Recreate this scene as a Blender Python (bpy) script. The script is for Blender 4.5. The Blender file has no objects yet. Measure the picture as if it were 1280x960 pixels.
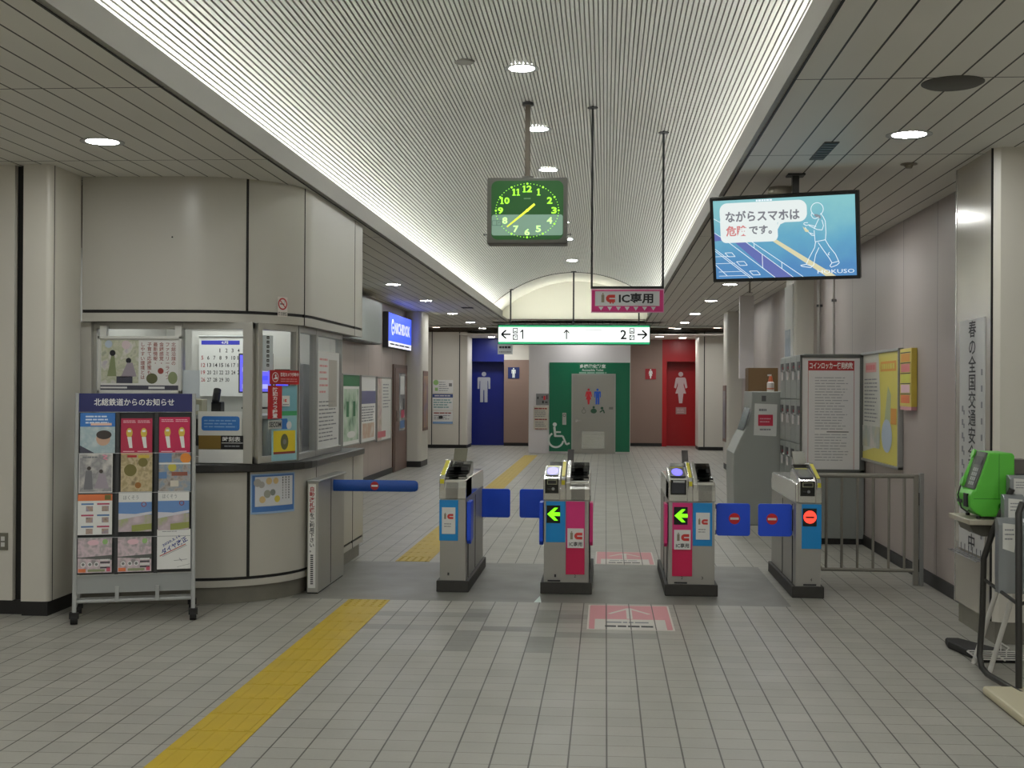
import bpy, math, random
from mathutils import Matrix, Vector
random.seed(7)
SC = bpy.context.scene
COL = SC.collection
PI = math.pi

# ------------------------------------------------------------------ helpers
def lin(c):
    c = c / 255.0
    return c / 12.92 if c <= 0.04045 else ((c + 0.055) / 1.055) ** 2.4
def rgb(r, g, b):
    return (lin(r), lin(g), lin(b), 1.0)

MATS = {}
def mat(name, col, rough=0.5, metal=0.0, emit=0.0, spec=0.5, ecol=None):
    if name in MATS: return MATS[name]
    m = bpy.data.materials.new(name); m.use_nodes = True
    p = m.node_tree.nodes['Principled BSDF']
    p.inputs['Base Color'].default_value = rgb(*col)
    p.inputs['Roughness'].default_value = rough
    p.inputs['Metallic'].default_value = metal
    p.inputs['Specular IOR Level'].default_value = spec
    if emit:
        p.inputs['Emission Color'].default_value = rgb(*(ecol or col))
        p.inputs['Emission Strength'].default_value = emit
    MATS[name] = m
    return m

class G:
    """tiny node-graph helper"""
    def __init__(s, m):
        s.t = m.node_tree; s.n = s.t.nodes; s.l = s.t.links
    def new(s, typ, **kw):
        n = s.n.new(typ)
        for k, v in kw.items(): setattr(n, k, v)
        return n
    def put(s, sock, v):
        if hasattr(v, 'is_output'): s.l.new(v, sock)
        else: sock.default_value = v
    def m(s, op, a, b=0.0, c=0.0):
        n = s.new('ShaderNodeMath', operation=op)
        s.put(n.inputs[0], a); s.put(n.inputs[1], b); s.put(n.inputs[2], c)
        return n.outputs[0]
    def mix(s, f, a, b):
        n = s.new('ShaderNodeMix', data_type='RGBA')
        s.put(n.inputs[0], f); s.put(n.inputs[6], a); s.put(n.inputs[7], b)
        return n.outputs[2]
    def mul(s, a, f):
        n = s.new('ShaderNodeMix', data_type='RGBA', blend_type='MULTIPLY')
        s.put(n.inputs[0], 1.0); s.put(n.inputs[6], a); s.put(n.inputs[7], f)
        return n.outputs[2]
    def xyz(s):
        tc = s.new('ShaderNodeTexCoord'); sp = s.new('ShaderNodeSeparateXYZ')
        s.l.new(tc.outputs['Object'], sp.inputs[0])
        return sp.outputs[0], sp.outputs[1], sp.outputs[2], tc.outputs['Object']
    def noise(s, vec, scale, detail=2.0):
        n = s.new('ShaderNodeTexNoise'); s.put(n.inputs['Scale'], scale); s.put(n.inputs['Detail'], detail)
        if vec is not None: s.l.new(vec, n.inputs['Vector'])
        return n.outputs[0]
    def line(s, x, x0, period, w):
        """1 on a joint of width w every period, starting at x0"""
        q = s.m('FRACT', s.m('ADD', s.m('DIVIDE', s.m('SUBTRACT', x, x0), period), 0.5))
        d = s.m('ABSOLUTE', s.m('SUBTRACT', q, 0.5))
        return s.m('LESS_THAN', d, w / 2.0 / period)
    def inside(s, x, y, x0, x1, y0, y1):
        a = s.m('MULTIPLY', s.m('GREATER_THAN', x, x0), s.m('LESS_THAN', x, x1))
        b = s.m('MULTIPLY', s.m('GREATER_THAN', y, y0), s.m('LESS_THAN', y, y1))
        return s.m('MULTIPLY', a, b)
    def grey(s, v):
        n = s.new('ShaderNodeCombineColor'); 
        for i in range(3): s.put(n.inputs[i], v)
        return n.outputs[0]
    def bsdf(s): return s.n['Principled BSDF']

def noisy(name, col, amp=0.08, scale=3.0, rough=0.5, metal=0.0, spec=0.5):
    """a plain material with slight blotchy variation of its own colour"""
    if name in MATS: return MATS[name]
    m = mat(name, col, rough, metal, 0, spec)
    g = G(m); x, y, z, v = g.xyz()
    f = g.m('MULTIPLY_ADD', g.noise(v, scale, 4.0), amp * 2, 1.0 - amp)
    g.l.new(g.mul(rgb(*col), g.grey(f)), g.bsdf().inputs['Base Color'])
    return m

def picture(name, cols, scale=8.0, rough=0.5, detail=3.0):
    """printed picture: soft patches of the given colours"""
    if name in MATS: return MATS[name]
    m = mat(name, (128, 128, 128), rough)
    g = G(m); x, y, z, v = g.xyz()
    r = g.new('ShaderNodeValToRGB')
    e = r.color_ramp.elements
    while len(e) < len(cols): e.new(0.5)
    n = len(cols)
    for i, c in enumerate(cols):
        e[i].position = 0.3 + 0.4 * i / max(1, n - 1); e[i].color = rgb(*[q*.78+.22*226 for q in c])
    g.l.new(g.noise(v, scale, detail), r.inputs[0])
    g.l.new(r.outputs[0], g.bsdf().inputs['Base Color'])
    return m

_TXT = {}
def text_mesh(s, bold=0.0):
    k = (s, bold)
    if k in _TXT: return _TXT[k]
    cu = bpy.data.curves.new('t', 'FONT'); cu.body = s; cu.size = 1.0
    cu.resolution_u = 2; cu.offset = bold; cu.fill_mode = 'FRONT'
    o = bpy.data.objects.new('t', cu); COL.objects.link(o)
    bpy.context.view_layer.update()
    dg = bpy.context.evaluated_depsgraph_get()
    me = bpy.data.meshes.new_from_object(o.evaluated_get(dg))
    vs = [tuple(v.co[:2]) for v in me.vertices]; fs = [tuple(p.vertices) for p in me.polygons]
    COL.objects.unlink(o); bpy.data.objects.remove(o); bpy.data.curves.remove(cu); bpy.data.meshes.remove(me)
    _TXT[k] = (vs, fs)
    return _TXT[k]

class MB:
    """collects shapes, then links them as one mesh object"""
    def __init__(s):
        s.v = []; s.f = []; s.mi = []; s.mats = []; s.M = None
    def idx(s, m):
        if m not in s.mats: s.mats.append(m)
        return s.mats.index(m)
    def add(s, vs, fs, m):
        b = len(s.v); k = s.idx(m)
        if s.M is not None: vs = [s.M @ Vector(p) for p in vs]
        s.v += [tuple(p) for p in vs]
        for f in fs:
            s.f.append([b + i for i in f]); s.mi.append(k)
        return s
    def box(s, x0, x1, y0, y1, z0, z1, m):
        return s.add([(x0,y0,z0),(x1,y0,z0),(x1,y1,z0),(x0,y1,z0),(x0,y0,z1),(x1,y0,z1),(x1,y1,z1),(x0,y1,z1)],
                     [(3,2,1,0),(4,5,6,7),(0,1,5,4),(1,2,6,5),(2,3,7,6),(3,0,4,7)], m)
    def prism(s, poly, axis, a, b, m):
        """polygon extruded along x (poly=(y,z)), y (poly=(x,z)) or z (poly=(x,y))"""
        n = len(poly)
        def P(p, t):
            return {'x': (t, p[0], p[1]), 'y': (p[0], t, p[1]), 'z': (p[0], p[1], t)}[axis]
        vs = [P(p, a) for p in poly] + [P(p, b) for p in poly]
        fs = [tuple(range(n)), tuple(range(2*n-1, n-1, -1))] + [(i, n+i, n+(i+1) % n, (i+1) % n) for i in range(n)]
        return s.add(vs, fs, m)
    def loft(s, rings, m, closed=True, caps=True):
        n = len(rings[0]); vs = [p for r in rings for p in r]; fs = []
        for k in range(len(rings)-1):
            for i in range(n if closed else n-1):
                j = (i+1) % n
                fs.append((k*n+i, k*n+j, (k+1)*n+j, (k+1)*n+i))
        if caps and closed:
            fs.append(tuple(range(n-1, -1, -1))); fs.append(tuple((len(rings)-1)*n+i for i in range(n)))
        return s.add(vs, fs, m)
    def tube(s, pts, r, m, seg=8):
        pts = [Vector(p) for p in pts]; rings = []
        up = None
        for i, p in enumerate(pts):
            d = (pts[min(i+1, len(pts)-1)] - pts[max(i-1, 0)]).normalized()
            if up is None:
                up = Vector((0,0,1)) if abs(d.z) < 0.9 else Vector((1,0,0))
            a = d.cross(up).normalized(); up = a.cross(d).normalized()
            rr = r[i] if isinstance(r, (list, tuple)) else r
            rings.append([p + a*math.cos(2*PI*k/seg)*rr + up*math.sin(2*PI*k/seg)*rr for k in range(seg)])
        return s.loft(rings, m)
    def cyl(s, p0, p1, r0, m, r1=None, seg=20):
        return s.tube([p0, p1], [r0, r0 if r1 is None else r1], m, seg)
    def lathe(s, prof, c, m, seg=24, caps=True):
        """profile of (r, z) turned about a vertical axis at c"""
        rings = [[(c[0]+r*math.cos(2*PI*k/seg), c[1]+r*math.sin(2*PI*k/seg), c[2]+z) for k in range(seg)] for r, z in prof]
        return s.loft(rings, m, True, caps)
    def sheet(s, path, z0, z1, t, m):
        """wall of thickness t (to the left of the path) standing on a plan path"""
        q = offset(path, t)
        rings = [[(a[0],a[1],z0),(a[0],a[1],z1),(b[0],b[1],z1),(b[0],b[1],z0)] for a, b in zip(path, q)]
        return s.loft(rings, m)
    def build(s, name, parent=None, origin=None, local=False, bevel=0.0, smooth=False, **props):
        inv = None
        if parent is not None and not local: inv = root_matrix(parent).inverted()
        elif origin is not None: inv = Matrix.Translation(origin).inverted()
        vs = s.v if inv is None else [tuple(inv @ Vector(p)) for p in s.v]
        me = bpy.data.meshes.new(name); me.from_pydata(vs, [], s.f); me.update()
        for m in s.mats: me.materials.append(m)
        me.polygons.foreach_set('material_index', s.mi)
        if smooth:
            me.polygons.foreach_set('use_smooth', [True]*len(me.polygons))
            try: me.set_sharp_from_angle(angle=math.radians(40))
            except Exception: pass
        o = bpy.data.objects.new(name, me); COL.objects.link(o)
        if parent is not None: o.parent = parent
        elif origin is not None: o.location = origin
        if bevel:
            b = o.modifiers.new('bevel', 'BEVEL'); b.width = bevel; b.segments = 2; b.limit_method = 'ANGLE'
        for k, v in props.items(): o[k] = v
        return o

def offset(path, t):
    out = []
    for i, p in enumerate(path):
        a = Vector(path[max(i-1,0)]); b = Vector(path[min(i+1,len(path)-1)])
        d = (b - a).normalized(); n = Vector((-d.y, d.x))
        out.append((p[0]+n.x*t, p[1]+n.y*t))
    return out
def root_matrix(o):
    while o.parent is not None: o = o.parent
    return Matrix.Translation(o.location) @ o.rotation_euler.to_matrix().to_4x4()
def thing(name, label, cat, loc=(0,0,0), rz=0.0, group=None):
    o = bpy.data.objects.new(name, None); COL.objects.link(o); o.empty_display_size = 0.1
    o.location = loc; o.rotation_euler = (0,0,rz); o['label'] = label; o['category'] = cat
    if group: o['group'] = group
    return o
def dup(root, loc, label, rz=None, group=None):
    r = root.copy(); COL.objects.link(r); r.location = loc; r['label'] = label
    if rz is not None: r.rotation_euler = (0,0,rz)
    if group: r['group'] = group
    for ch in list(root.children):
        c = ch.copy(); COL.objects.link(c); c.parent = r
        for gch in ch.children:
            d = gch.copy(); COL.objects.link(d); d.parent = c
    return r

class Pan:
    """flat printed graphics on a plane: o bottom-left, u right, v up; layers lie eps apart"""
    def __init__(s, mb, o, u, v, eps=0.0006):
        s.mb = mb; s.o = Vector(o); s.u = Vector(u).normalized(); s.v = Vector(v).normalized()
        s.n = s.u.cross(s.v); s.eps = eps
    def P(s, a, b, lay): return s.o + s.u*a + s.v*b + s.n*(lay*s.eps)
    def poly(s, pts, m, lay=1):
        s.mb.add([s.P(a, b, lay) for a, b in pts], [tuple(range(len(pts)))], m); return s
    def rect(s, a0, b0, a1, b1, m, lay=1): return s.poly([(a0,b0),(a1,b0),(a1,b1),(a0,b1)], m, lay)
    def rrect(s, a0, b0, a1, b1, r, m, lay=1, seg=5):
        pts = []
        for cx, cy, t0 in ((a1-r,b0+r,-PI/2),(a1-r,b1-r,0),(a0+r,b1-r,PI/2),(a0+r,b0+r,PI)):
            pts += [(cx+r*math.cos(t0+k*PI/2/seg), cy+r*math.sin(t0+k*PI/2/seg)) for k in range(seg+1)]
        return s.poly(pts, m, lay)
    def disc(s, a, b, r, m, lay=1, seg=24, ry=None):
        return s.poly([(a+r*math.cos(2*PI*k/seg), b+(ry or r)*math.sin(2*PI*k/seg)) for k in range(seg)], m, lay)
    def ring(s, a, b, r0, r1, m, lay=1, seg=28, t0=0.0, t1=2*PI):
        vs = []; 
        for k in range(seg+1):
            t = t0+(t1-t0)*k/seg
            vs += [s.P(a+r0*math.cos(t), b+r0*math.sin(t), lay), s.P(a+r1*math.cos(t), b+r1*math.sin(t), lay)]
        s.mb.add(vs, [(2*k,2*k+1,2*k+3,2*k+2) for k in range(seg)], m); return s
    def stroke(s, pts, w, m, lay=1):
        for (a0,b0),(a1,b1) in zip(pts, pts[1:]):
            d = math.hypot(a1-a0, b1-b0)
            if d < 1e-9: continue
            nx, ny = -(b1-b0)/d*w/2, (a1-a0)/d*w/2
            s.poly([(a0-nx,b0-ny),(a1-nx,b1-ny),(a1+nx,b1+ny),(a0+nx,b0+ny)], m, lay)
        return s
    def text(s, t, a0, b0, a1, b1, m, lay=1, bold=0.0, rot=0.0, keep=False):
        """text squeezed into the given box; rot turns it about the box centre; keep=True keeps its own proportions"""
        vs, fs = text_mesh(t, bold)
        if not vs: return s
        x0 = min(p[0] for p in vs); x1 = max(p[0] for p in vs); y0 = min(p[1] for p in vs); y1 = max(p[1] for p in vs)
        sx = (a1-a0)/max(1e-6, x1-x0); sy = (b1-b0)/max(1e-6, y1-y0)
        if keep: sx = sy = min(sx, sy)
        ca, cb = (a0+a1)/2, (b0+b1)/2; c, n = math.cos(rot), math.sin(rot)
        out = []
        for x, y in vs:
            p = (x-(x0+x1)/2)*sx; q = (y-(y0+y1)/2)*sy
            out.append(s.P(ca+p*c-q*n, cb+p*n+q*c, lay))
        s.mb.add(out, fs, m); return s
    def vtext(s, t, a, btop, size, m, lay=1, bold=0.0, step=None, wide=1.0):
        """vertical writing, one character per step, centred on a"""
        st = step or size
        for i, ch in enumerate(t):
            vs, fs = text_mesh(ch, bold)
            if not vs: continue
            s.mb.add([s.P(a+(x-0.5)*size*wide, btop-st*i-size*0.88+y*size, lay) for x, y in vs], fs, m)
        return s
    def lines(s, a0, b0, a1, b1, n, m, lay=1, fill=0.45, ragged=0.3, seed=1):
        """rows of print too small to read"""
        rr = random.Random(seed); h = (b1-b0)/n
        for i in range(n):
            b = b1-h*(i+1)+h*(1-fill)/2; w = (a1-a0)*(1-ragged*rr.random()); a = a0
            while a < a0+w-1e-6:
                e = min(a0+w, a+(a1-a0)*(0.08+0.25*rr.random()))
                s.rect(a, b, e, b+h*fill, m, lay); a = e+(a1-a0)*0.03
        return s

def struct(mb, name, **k):
    return mb.build(name, kind='structure', **k)
def single(mb, name, label, cat, origin, group=None, **k):
    o = mb.build(name, origin=origin, label=label, category=cat, **k)
    if group: o['group'] = group
    return o
def person_shape(p, cx, b0, h, m, lay, female=False):
    """the standing figure of a toilet sign, h tall, feet at b0"""
    p.disc(cx, b0+h*0.925, h*0.075, m, lay, 16)
    if not female:
        p.poly([(cx-.19*h,b0+.82*h),(cx+.19*h,b0+.82*h),(cx+.21*h,b0+.78*h),(cx+.21*h,b0+.44*h),(cx+.15*h,b0+.44*h),(cx+.14*h,b0+.70*h),
                (cx+.12*h,b0+.70*h),(cx+.12*h,b0),(cx+.02*h,b0),(cx+.015*h,b0+.40*h),(cx-.015*h,b0+.40*h),(cx-.02*h,b0),(cx-.12*h,b0),(cx-.12*h,b0+.70*h),
                (cx-.14*h,b0+.70*h),(cx-.15*h,b0+.44*h),(cx-.21*h,b0+.44*h),(cx-.21*h,b0+.78*h)], m, lay)
    else:
        p.poly([(cx-.13*h,b0+.82*h),(cx+.13*h,b0+.82*h),(cx+.16*h,b0+.78*h),(cx+.21*h,b0+.50*h),(cx+.15*h,b0+.47*h),(cx+.10*h,b0+.66*h),(cx+.09*h,b0+.58*h),
                (cx+.17*h,b0+.31*h),(cx+.085*h,b0+.31*h),(cx+.05*h,b0),(cx-.05*h,b0),(cx-.085*h,b0+.31*h),(cx-.17*h,b0+.31*h),(cx-.09*h,b0+.58*h),
                (cx-.10*h,b0+.66*h),(cx-.15*h,b0+.47*h),(cx-.21*h,b0+.50*h),(cx-.16*h,b0+.78*h)], m, lay)
def ic_logo(p, a0, b0, h, mi, mc, lay):
    """the ic mark: a grey bar and a red rounded c"""
    p.rect(a0, b0, a0+.38*h, b0+h, mi, lay); p.disc(a0+.2*h, b0+1.12*h, .1*h, mi, lay, 10)
    p.ring(a0+1.10*h, b0+.5*h, .09*h, .5*h, mc, lay, 14, PI/2, 1.5*PI)
    p.rect(a0+1.09*h, b0+.59*h, a0+1.78*h, b0+h, mc, lay); p.rect(a0+1.09*h, b0, a0+1.78*h, b0+.41*h, mc, lay)
def no_entry(p, a, b, r, red, white, lay):
    p.disc(a, b, r, red, lay); p.rect(a-.76*r, b-.20*r, a+.76*r, b+.20*r, white, lay+2)
# ------------------------------------------------------------------ materials
white   = mat('white_paper', (225,225,222), 0.6)
offw    = mat('off_white', (212,212,206), 0.5)
black   = mat('black', (16,16,17), 0.4)
dark    = mat('dark_grey', (45,45,46), 0.45)
grey    = mat('mid_grey', (120,120,120), 0.5)
lgrey   = mat('light_grey', (170,172,170), 0.5)
ink     = mat('ink', (40,40,44), 0.6)
inkl    = mat('pale_ink', (130,132,136), 0.6)
inkw    = mat('white_ink', (232,232,230), 0.6)
navy    = mat('navy', (24,30,92), 0.45)
blue    = mat('poster_blue', (52,116,190), 0.5)
pblue   = mat('pale_blue', (132,170,214), 0.5)
cyan    = mat('pale_cyan', (150,196,206), 0.5)
red     = mat('sign_red', (176,32,36), 0.45)
orange  = mat('orange', (222,120,70), 0.5)
pink    = mat('ic_pink', (214,50,124), 0.4)
palep   = mat('pale_pink', (228,190,200), 0.5)
yellow  = mat('poster_yellow', (222,200,50), 0.5)
green   = mat('poster_green', (60,150,96), 0.5)
brown   = mat('brown_board', (110,84,52), 0.6)
gateb   = mat('gate_blue', (20,140,212), 0.35)
flapb   = mat('flap_blue', (26,80,224), 0.4)
armb    = mat('arm_blue', (20,74,160), 0.35)
steel   = noisy('stainless', (206,205,200), 0.04, 2.0, 0.20, 0.85)
steeld  = noisy('stainless_brushed', (172,170,164), 0.05, 2.0, 0.42, 0.5)
chrome  = mat('chrome', (215,215,212), 0.18, 1.0)
alum    = mat('aluminium', (165,166,164), 0.4, 0.6)
blackg  = mat('black_glass', (12,14,14), 0.08)
rubber  = mat('rubber', (30,29,28), 0.7)
panelw  = noisy('cream_panel', (186,183,174), 0.04, 1.2, 0.32)
pillarw = noisy('pillar_cream', (208,204,193), 0.04, 1.2, 0.35)
kick    = noisy('stone_kick', (120,117,106), 0.22, 7.0, 0.45)
brownw  = noisy('brown_wall_board', (134,112,100), 0.05, 1.0, 0.5)
whitew  = noisy('white_wall_board', (222,217,218), 0.03, 1.0, 0.5)
redw    = mat('red_board', (164,14,22), 0.35)
bluew   = mat('blue_board', (14,30,118), 0.35)
greenw  = mat('green_board', (10,112,78), 0.35)
slat    = mat('vault_slat', (218,218,212), 0.5)
slatb   = mat('vault_backing', (122,122,117), 0.7)
plaster = mat('vault_plaster', (214,212,202), 0.6)
seam    = mat('black_joint', (22,21,20), 0.6)
basem   = mat('black_base', (28,27,26), 0.5)
fascia  = noisy('cove_fascia', (152,150,143), 0.05, 1.5, 0.5)
hlamp   = mat('added_hall_lamp', (250,252,250), 0.5, emit=165.0)  # stronger emission for the unseen lamps added over the hall
lamp    = mat('lamp_diffuser', (250,252,250), 0.5, emit=112.0)
tube    = mat('cove_tube', (250,252,250), 0.5, emit=32.0)
boothl  = mat('added_office_lamp', (250,252,250), 0.5, emit=7.0)  # for the unseen fitting added inside the office

def make_floor():
    m = mat('floor_tile', (150,148,140), 0.42)
    g = G(m); x, y, z, v = g.xyz()
    T = 0.1635; x0 = 0.013; y0 = 9.45
    cell = g.new('ShaderNodeCombineXYZ')
    g.put(cell.inputs[0], g.m('FLOOR', g.m('DIVIDE', g.m('SUBTRACT', x, x0), T)))
    g.put(cell.inputs[1], g.m('FLOOR', g.m('DIVIDE', g.m('SUBTRACT', y, y0), T)))
    wn = g.new('ShaderNodeTexWhiteNoise', noise_dimensions='2D'); g.l.new(cell.outputs[0], wn.inputs[0])
    var = g.m('MULTIPLY_ADD', wn.outputs[0], 0.10, 0.95)
    dirt = g.m('MULTIPLY_ADD', g.noise(v, 0.9, 4.0), 0.24, 0.88)
    spec = g.m('MULTIPLY_ADD', g.noise(v, 60.0, 1.0), 0.10, 0.95)
    f = g.m('MULTIPLY', g.m('MULTIPLY', var, dirt), spec)
    # darker replaced tiles in front of the gates
    for (a0,a1,b0,b1,k) in ((-0.805,-0.478,8.305,8.469,.55),(-0.968,-0.805,7.65,8.305,.66),(-0.478,-0.314,7.65,8.142,.66),(-0.968,-0.805,8.63,9.12,.68),
                            (-0.314,-0.151,8.63,9.12,.76),(-0.478,-0.314,8.63,9.12,.72),(-1.95,-0.968,8.305,8.469,.76),(-1.622,-0.805,8.796,8.96,.78),
                            (-0.314,0.339,8.142,8.305,.74),(-0.314,0.013,8.796,8.96,.78)):
        f = g.m('MULTIPLY', f, g.m('MULTIPLY_ADD', g.inside(x, y, a0, a1, b0, b1), k-1.0, 1.0))
    base = g.mul(rgb(158,156,147), g.grey(f))
    jy = g.line(y, y0, T, 0.0052); jx = g.line(x, x0, T, 0.0072)
    c = g.mix(jy, base, rgb(104,100,90)); c = g.mix(jx, c, rgb(66,63,56))
    band = g.inside(x, y, -2.35, 1.36, 9.45, 11.53)
    bandc = g.mul(rgb(118,117,110), g.grey(g.m('MULTIPLY', spec, g.m('MULTIPLY_ADD', g.noise(v, 2.0, 4.0), 0.2, 0.9))))
    c = g.mix(band, c, bandc)
    g.l.new(c, g.bsdf().inputs['Base Color'])
    g.put(g.bsdf().inputs['Roughness'], g.m('MULTIPLY_ADD', g.noise(v, 3.0, 3.0), 0.25, 0.30))
    return m
def make_planks(name, col, x0):
    m = mat(name, col, 0.5); g = G(m); x, y, z, v = g.xyz()
    f = g.m('MULTIPLY_ADD', g.noise(v, 0.8, 3.0), 0.16, 0.92)
    c = g.mul(rgb(*col), g.grey(f))
    j = g.line(x, x0, 0.165, 0.011)
    for yy in (6.35, 8.4, 12.8, 17.56, 22.0, 25.9):
        j = g.m('MAXIMUM', j, g.m('LESS_THAN', g.m('ABSOLUTE', g.m('SUBTRACT', y, yy)), 0.006))
    g.l.new(g.mix(j, c, rgb(34,32,28)), g.bsdf().inputs['Base Color'])
    return m
def make_wall(name, col, period=1.0, off=0.0, seamc=(60,54,50)):
    m = mat(name, col, 0.42); g = G(m); x, y, z, v = g.xyz()
    cell = g.m('FLOOR', g.m('DIVIDE', g.m('SUBTRACT', y, off), period))
    wn = g.new('ShaderNodeTexWhiteNoise', noise_dimensions='1D'); g.put(wn.inputs['W'], cell)
    f = g.m('MULTIPLY', g.m('MULTIPLY_ADD', wn.outputs[0], 0.10, 0.95), g.m('MULTIPLY_ADD', g.noise(v, 1.0, 3.0), 0.14, 0.93))
    c = g.mul(rgb(*col), g.grey(f))
    g.l.new(g.mix(g.line(y, off, period, 0.010), c, rgb(*seamc)), g.bsdf().inputs['Base Color'])
    return m
def make_glass():
    m = bpy.data.materials.new('window_glass'); m.use_nodes = True
    g = G(m); n = g.n; n.remove(g.bsdf())
    tr = g.new('ShaderNodeBsdfTransparent'); tr.inputs[0].default_value = (0.92,0.95,0.93,1)
    gl = g.new('ShaderNodeBsdfGlossy'); gl.inputs['Roughness'].default_value = 0.03
    fr = g.new('ShaderNodeFresnel'); fr.inputs[0].default_value = 1.45
    mx = g.new('ShaderNodeMixShader'); out = n['Material Output']
    g.l.new(fr.outputs[0], mx.inputs[0]); g.l.new(tr.outputs[0], mx.inputs[1]); g.l.new(gl.outputs[0], mx.inputs[2])
    g.l.new(mx.outputs[0], out.inputs[0])
    return m
def make_tint():
    m = bpy.data.materials.new('smoke_curtain_glass'); m.use_nodes = True
    g = G(m); n = g.n; n.remove(g.bsdf())
    tr = g.new('ShaderNodeBsdfTransparent'); tr.inputs[0].default_value = (0.35,0.30,0.27,1)
    gl = g.new('ShaderNodeBsdfGlossy'); gl.inputs['Roughness'].default_value = 0.05; gl.inputs[0].default_value = (.6,.58,.55,1)
    mx = g.new('ShaderNodeMixShader'); mx.inputs[0].default_value = 0.12
    g.l.new(tr.outputs[0], mx.inputs[1]); g.l.new(gl.outputs[0], mx.inputs[2]); g.l.new(mx.outputs[0], n['Material Output'].inputs[0])
    return m
glass = make_glass(); tint = make_tint()
floorm = make_floor()
plankl = make_planks('ceiling_plank_booth_side', (220,219,212), -2.22)
plankr = make_planks('ceiling_plank_wall_side', (224,222,215), 0.88)
wallr  = make_wall('pinkish_wall_panel', (166,155,150), 1.18, 9.3)
walll  = make_wall('rosy_wall_panel', (166,152,145), 1.2, 9.2)

# ------------------------------------------------------------------ setting
YB, YE = -6.0, 36.6
ZC = 3.10
mb = MB(); mb.add([(-9,YB,0),(8,YB,0),(8,YE,0),(-9,YE,0)], [(0,1,2,3)], floorm); struct(mb, 'floor')
# flat plank ceilings either side of the vault
XL, XR, XM = -2.22, 0.88, -0.67
mb = MB(); mb.box(-9, XL-.03, YB, 29.2, ZC, ZC+.03, plankl); struct(mb, 'ceiling_left')
mb = MB(); mb.box(XR+.03, 8, YB, 29.2, ZC, ZC+.03, plankr); struct(mb, 'ceiling_right')
mb = MB(); mb.box(-9, 8, 29.2, YE, ZC, ZC+.03, plankl); mb.box(XL, XR, 29.2, 29.23, ZC, ZC+.045, fascia); struct(mb, 'ceiling_back')
mb = MB(); mb.box(-3.74, 3.0, 32.6, YE, 2.95, 2.98, mat('alcove_ceiling', (196,190,180), 0.5)); struct(mb, 'ceiling_alcove')
# upstands that hide the cove lamps, with the dark shadow gap at their foot
for nm, xa, xb in (('trim_1', XL-.03, XL), ('trim_2', XR, XR+.03)):
    mb = MB(); mb.box(xa, xb, YB, 27.5, ZC+.004, ZC+.155, fascia); mb.box(xa, xb, 27.5, 29.2, ZC+.004, ZC+.045, fascia)
    xe = xa if xa < XM else xb
    mb.box(min(xe, xe+(-.012 if xa < XM else .012)), max(xe, xe+(-.012 if xa < XM else .012)), YB, 29.2, ZC-.004, ZC+.002, seam)
    struct(mb, nm)
# ribbed barrel vault: slats standing proud of a darker backing
R0, DXM, ZV = 2.60, 1.95, 1.48
def arc(r, t): return (XM + r*math.sin(t), ZV + r*math.cos(t))
T1 = math.asin(DXM/R0)
pitch = 0.031; nr = int(2*T1*R0/pitch)
mb = MB()
dt = 2*T1/nr
for i in range(nr):
    t = -T1 + i*dt
    a, b = t, t + dt*0.66
    q = [arc(R0, a), arc(R0, b), arc(R0+.016, b), arc(R0+.016, a)]
    mb.add([(q[k][0], yy, q[k][1]) for yy in (YB, 27.5) for k in range(4)], [(0,1,5,4),(1,2,6,5),(3,0,4,7)], slat)
seg = 48
vs = []
for k in range(seg+1):
    p = arc(R0+.0165, -T1+2*T1*k/seg); vs += [(p[0], YB, p[1]), (p[0], 27.5, p[1])]
mb.add(vs, [(2*k, 2*k+1, 2*k+3, 2*k+2) for k in range(seg)], slatb)
struct(mb, 'ceiling_vault')
mb = MB()
for (ya, yb) in ((27.5, 29.8),):
    vs = []
    for k in range(seg+1):
        p = arc(R0-.01, -T1+2*T1*k/seg); vs += [(p[0], ya, p[1]), (p[0], yb, p[1])]
    mb.add(vs, [(2*k, 2*k+1, 2*k+3, 2*k+2) for k in range(seg)], plaster)
ring = [arc(R0, -T1+2*T1*k/seg) for k in range(seg+1)]
mb.add([(p[0], 29.8, p[1]) for p in ring], [tuple(range(seg+1))], plaster)
struct(mb, 'wall_lunette')
# cove troughs behind the upstands
mb = MB()
for xa, xb in ((XM-DXM-.05, XL-.03), (XR+.03, XM+DXM+.05)):
    mb.box(xa, xb, YB, 29.8, ZC+.031, ZC+.04, plaster)
mb.box(XM-DXM, XM+DXM, 29.24, 29.8, ZC-.0, ZC+.002, plaster)
struct(mb, 'trim_3')
# hall walls
mb = MB(); mb.box(-9.1, -9, YB, YE, 0, 4.3, walll); mb.box(-9, 8, YB-.1, YB, 0, 4.3, pillarw); mb.box(8, 8.1, YB, 9.2, 0, 4.3, wallr); struct(mb, 'wall_rear')
mb = MB(); mb.box(-4.06, -3.96, 9.05, 26.3, 0.0, ZC, walll); mb.box(-4.86, -4.06, 26.2, 26.3, 0, ZC, walll); mb.box(-4.96, -4.86, 26.2, YE, 0.0, ZC, walll); struct(mb, 'wall_left')
mb = MB(); mb.box(-3.96, -3.945, 12.2, 25.3, 0, .10, basem); struct(mb, 'baseboard_left')
mb = MB(); mb.box(2.65, 2.75, 9.03, 26.0, 0.0, ZC, wallr); mb.box(2.75, 3.3, 25.9, 26.0, 0, ZC, wallr); mb.box(3.3, 3.4, 25.9, YE, 0, ZC, wallr); struct(mb, 'wall_right')
mb = MB(); mb.box(2.63, 2.65, 9.03, 25.2, 0, .10, basem); struct(mb, 'baseboard_right')
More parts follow.
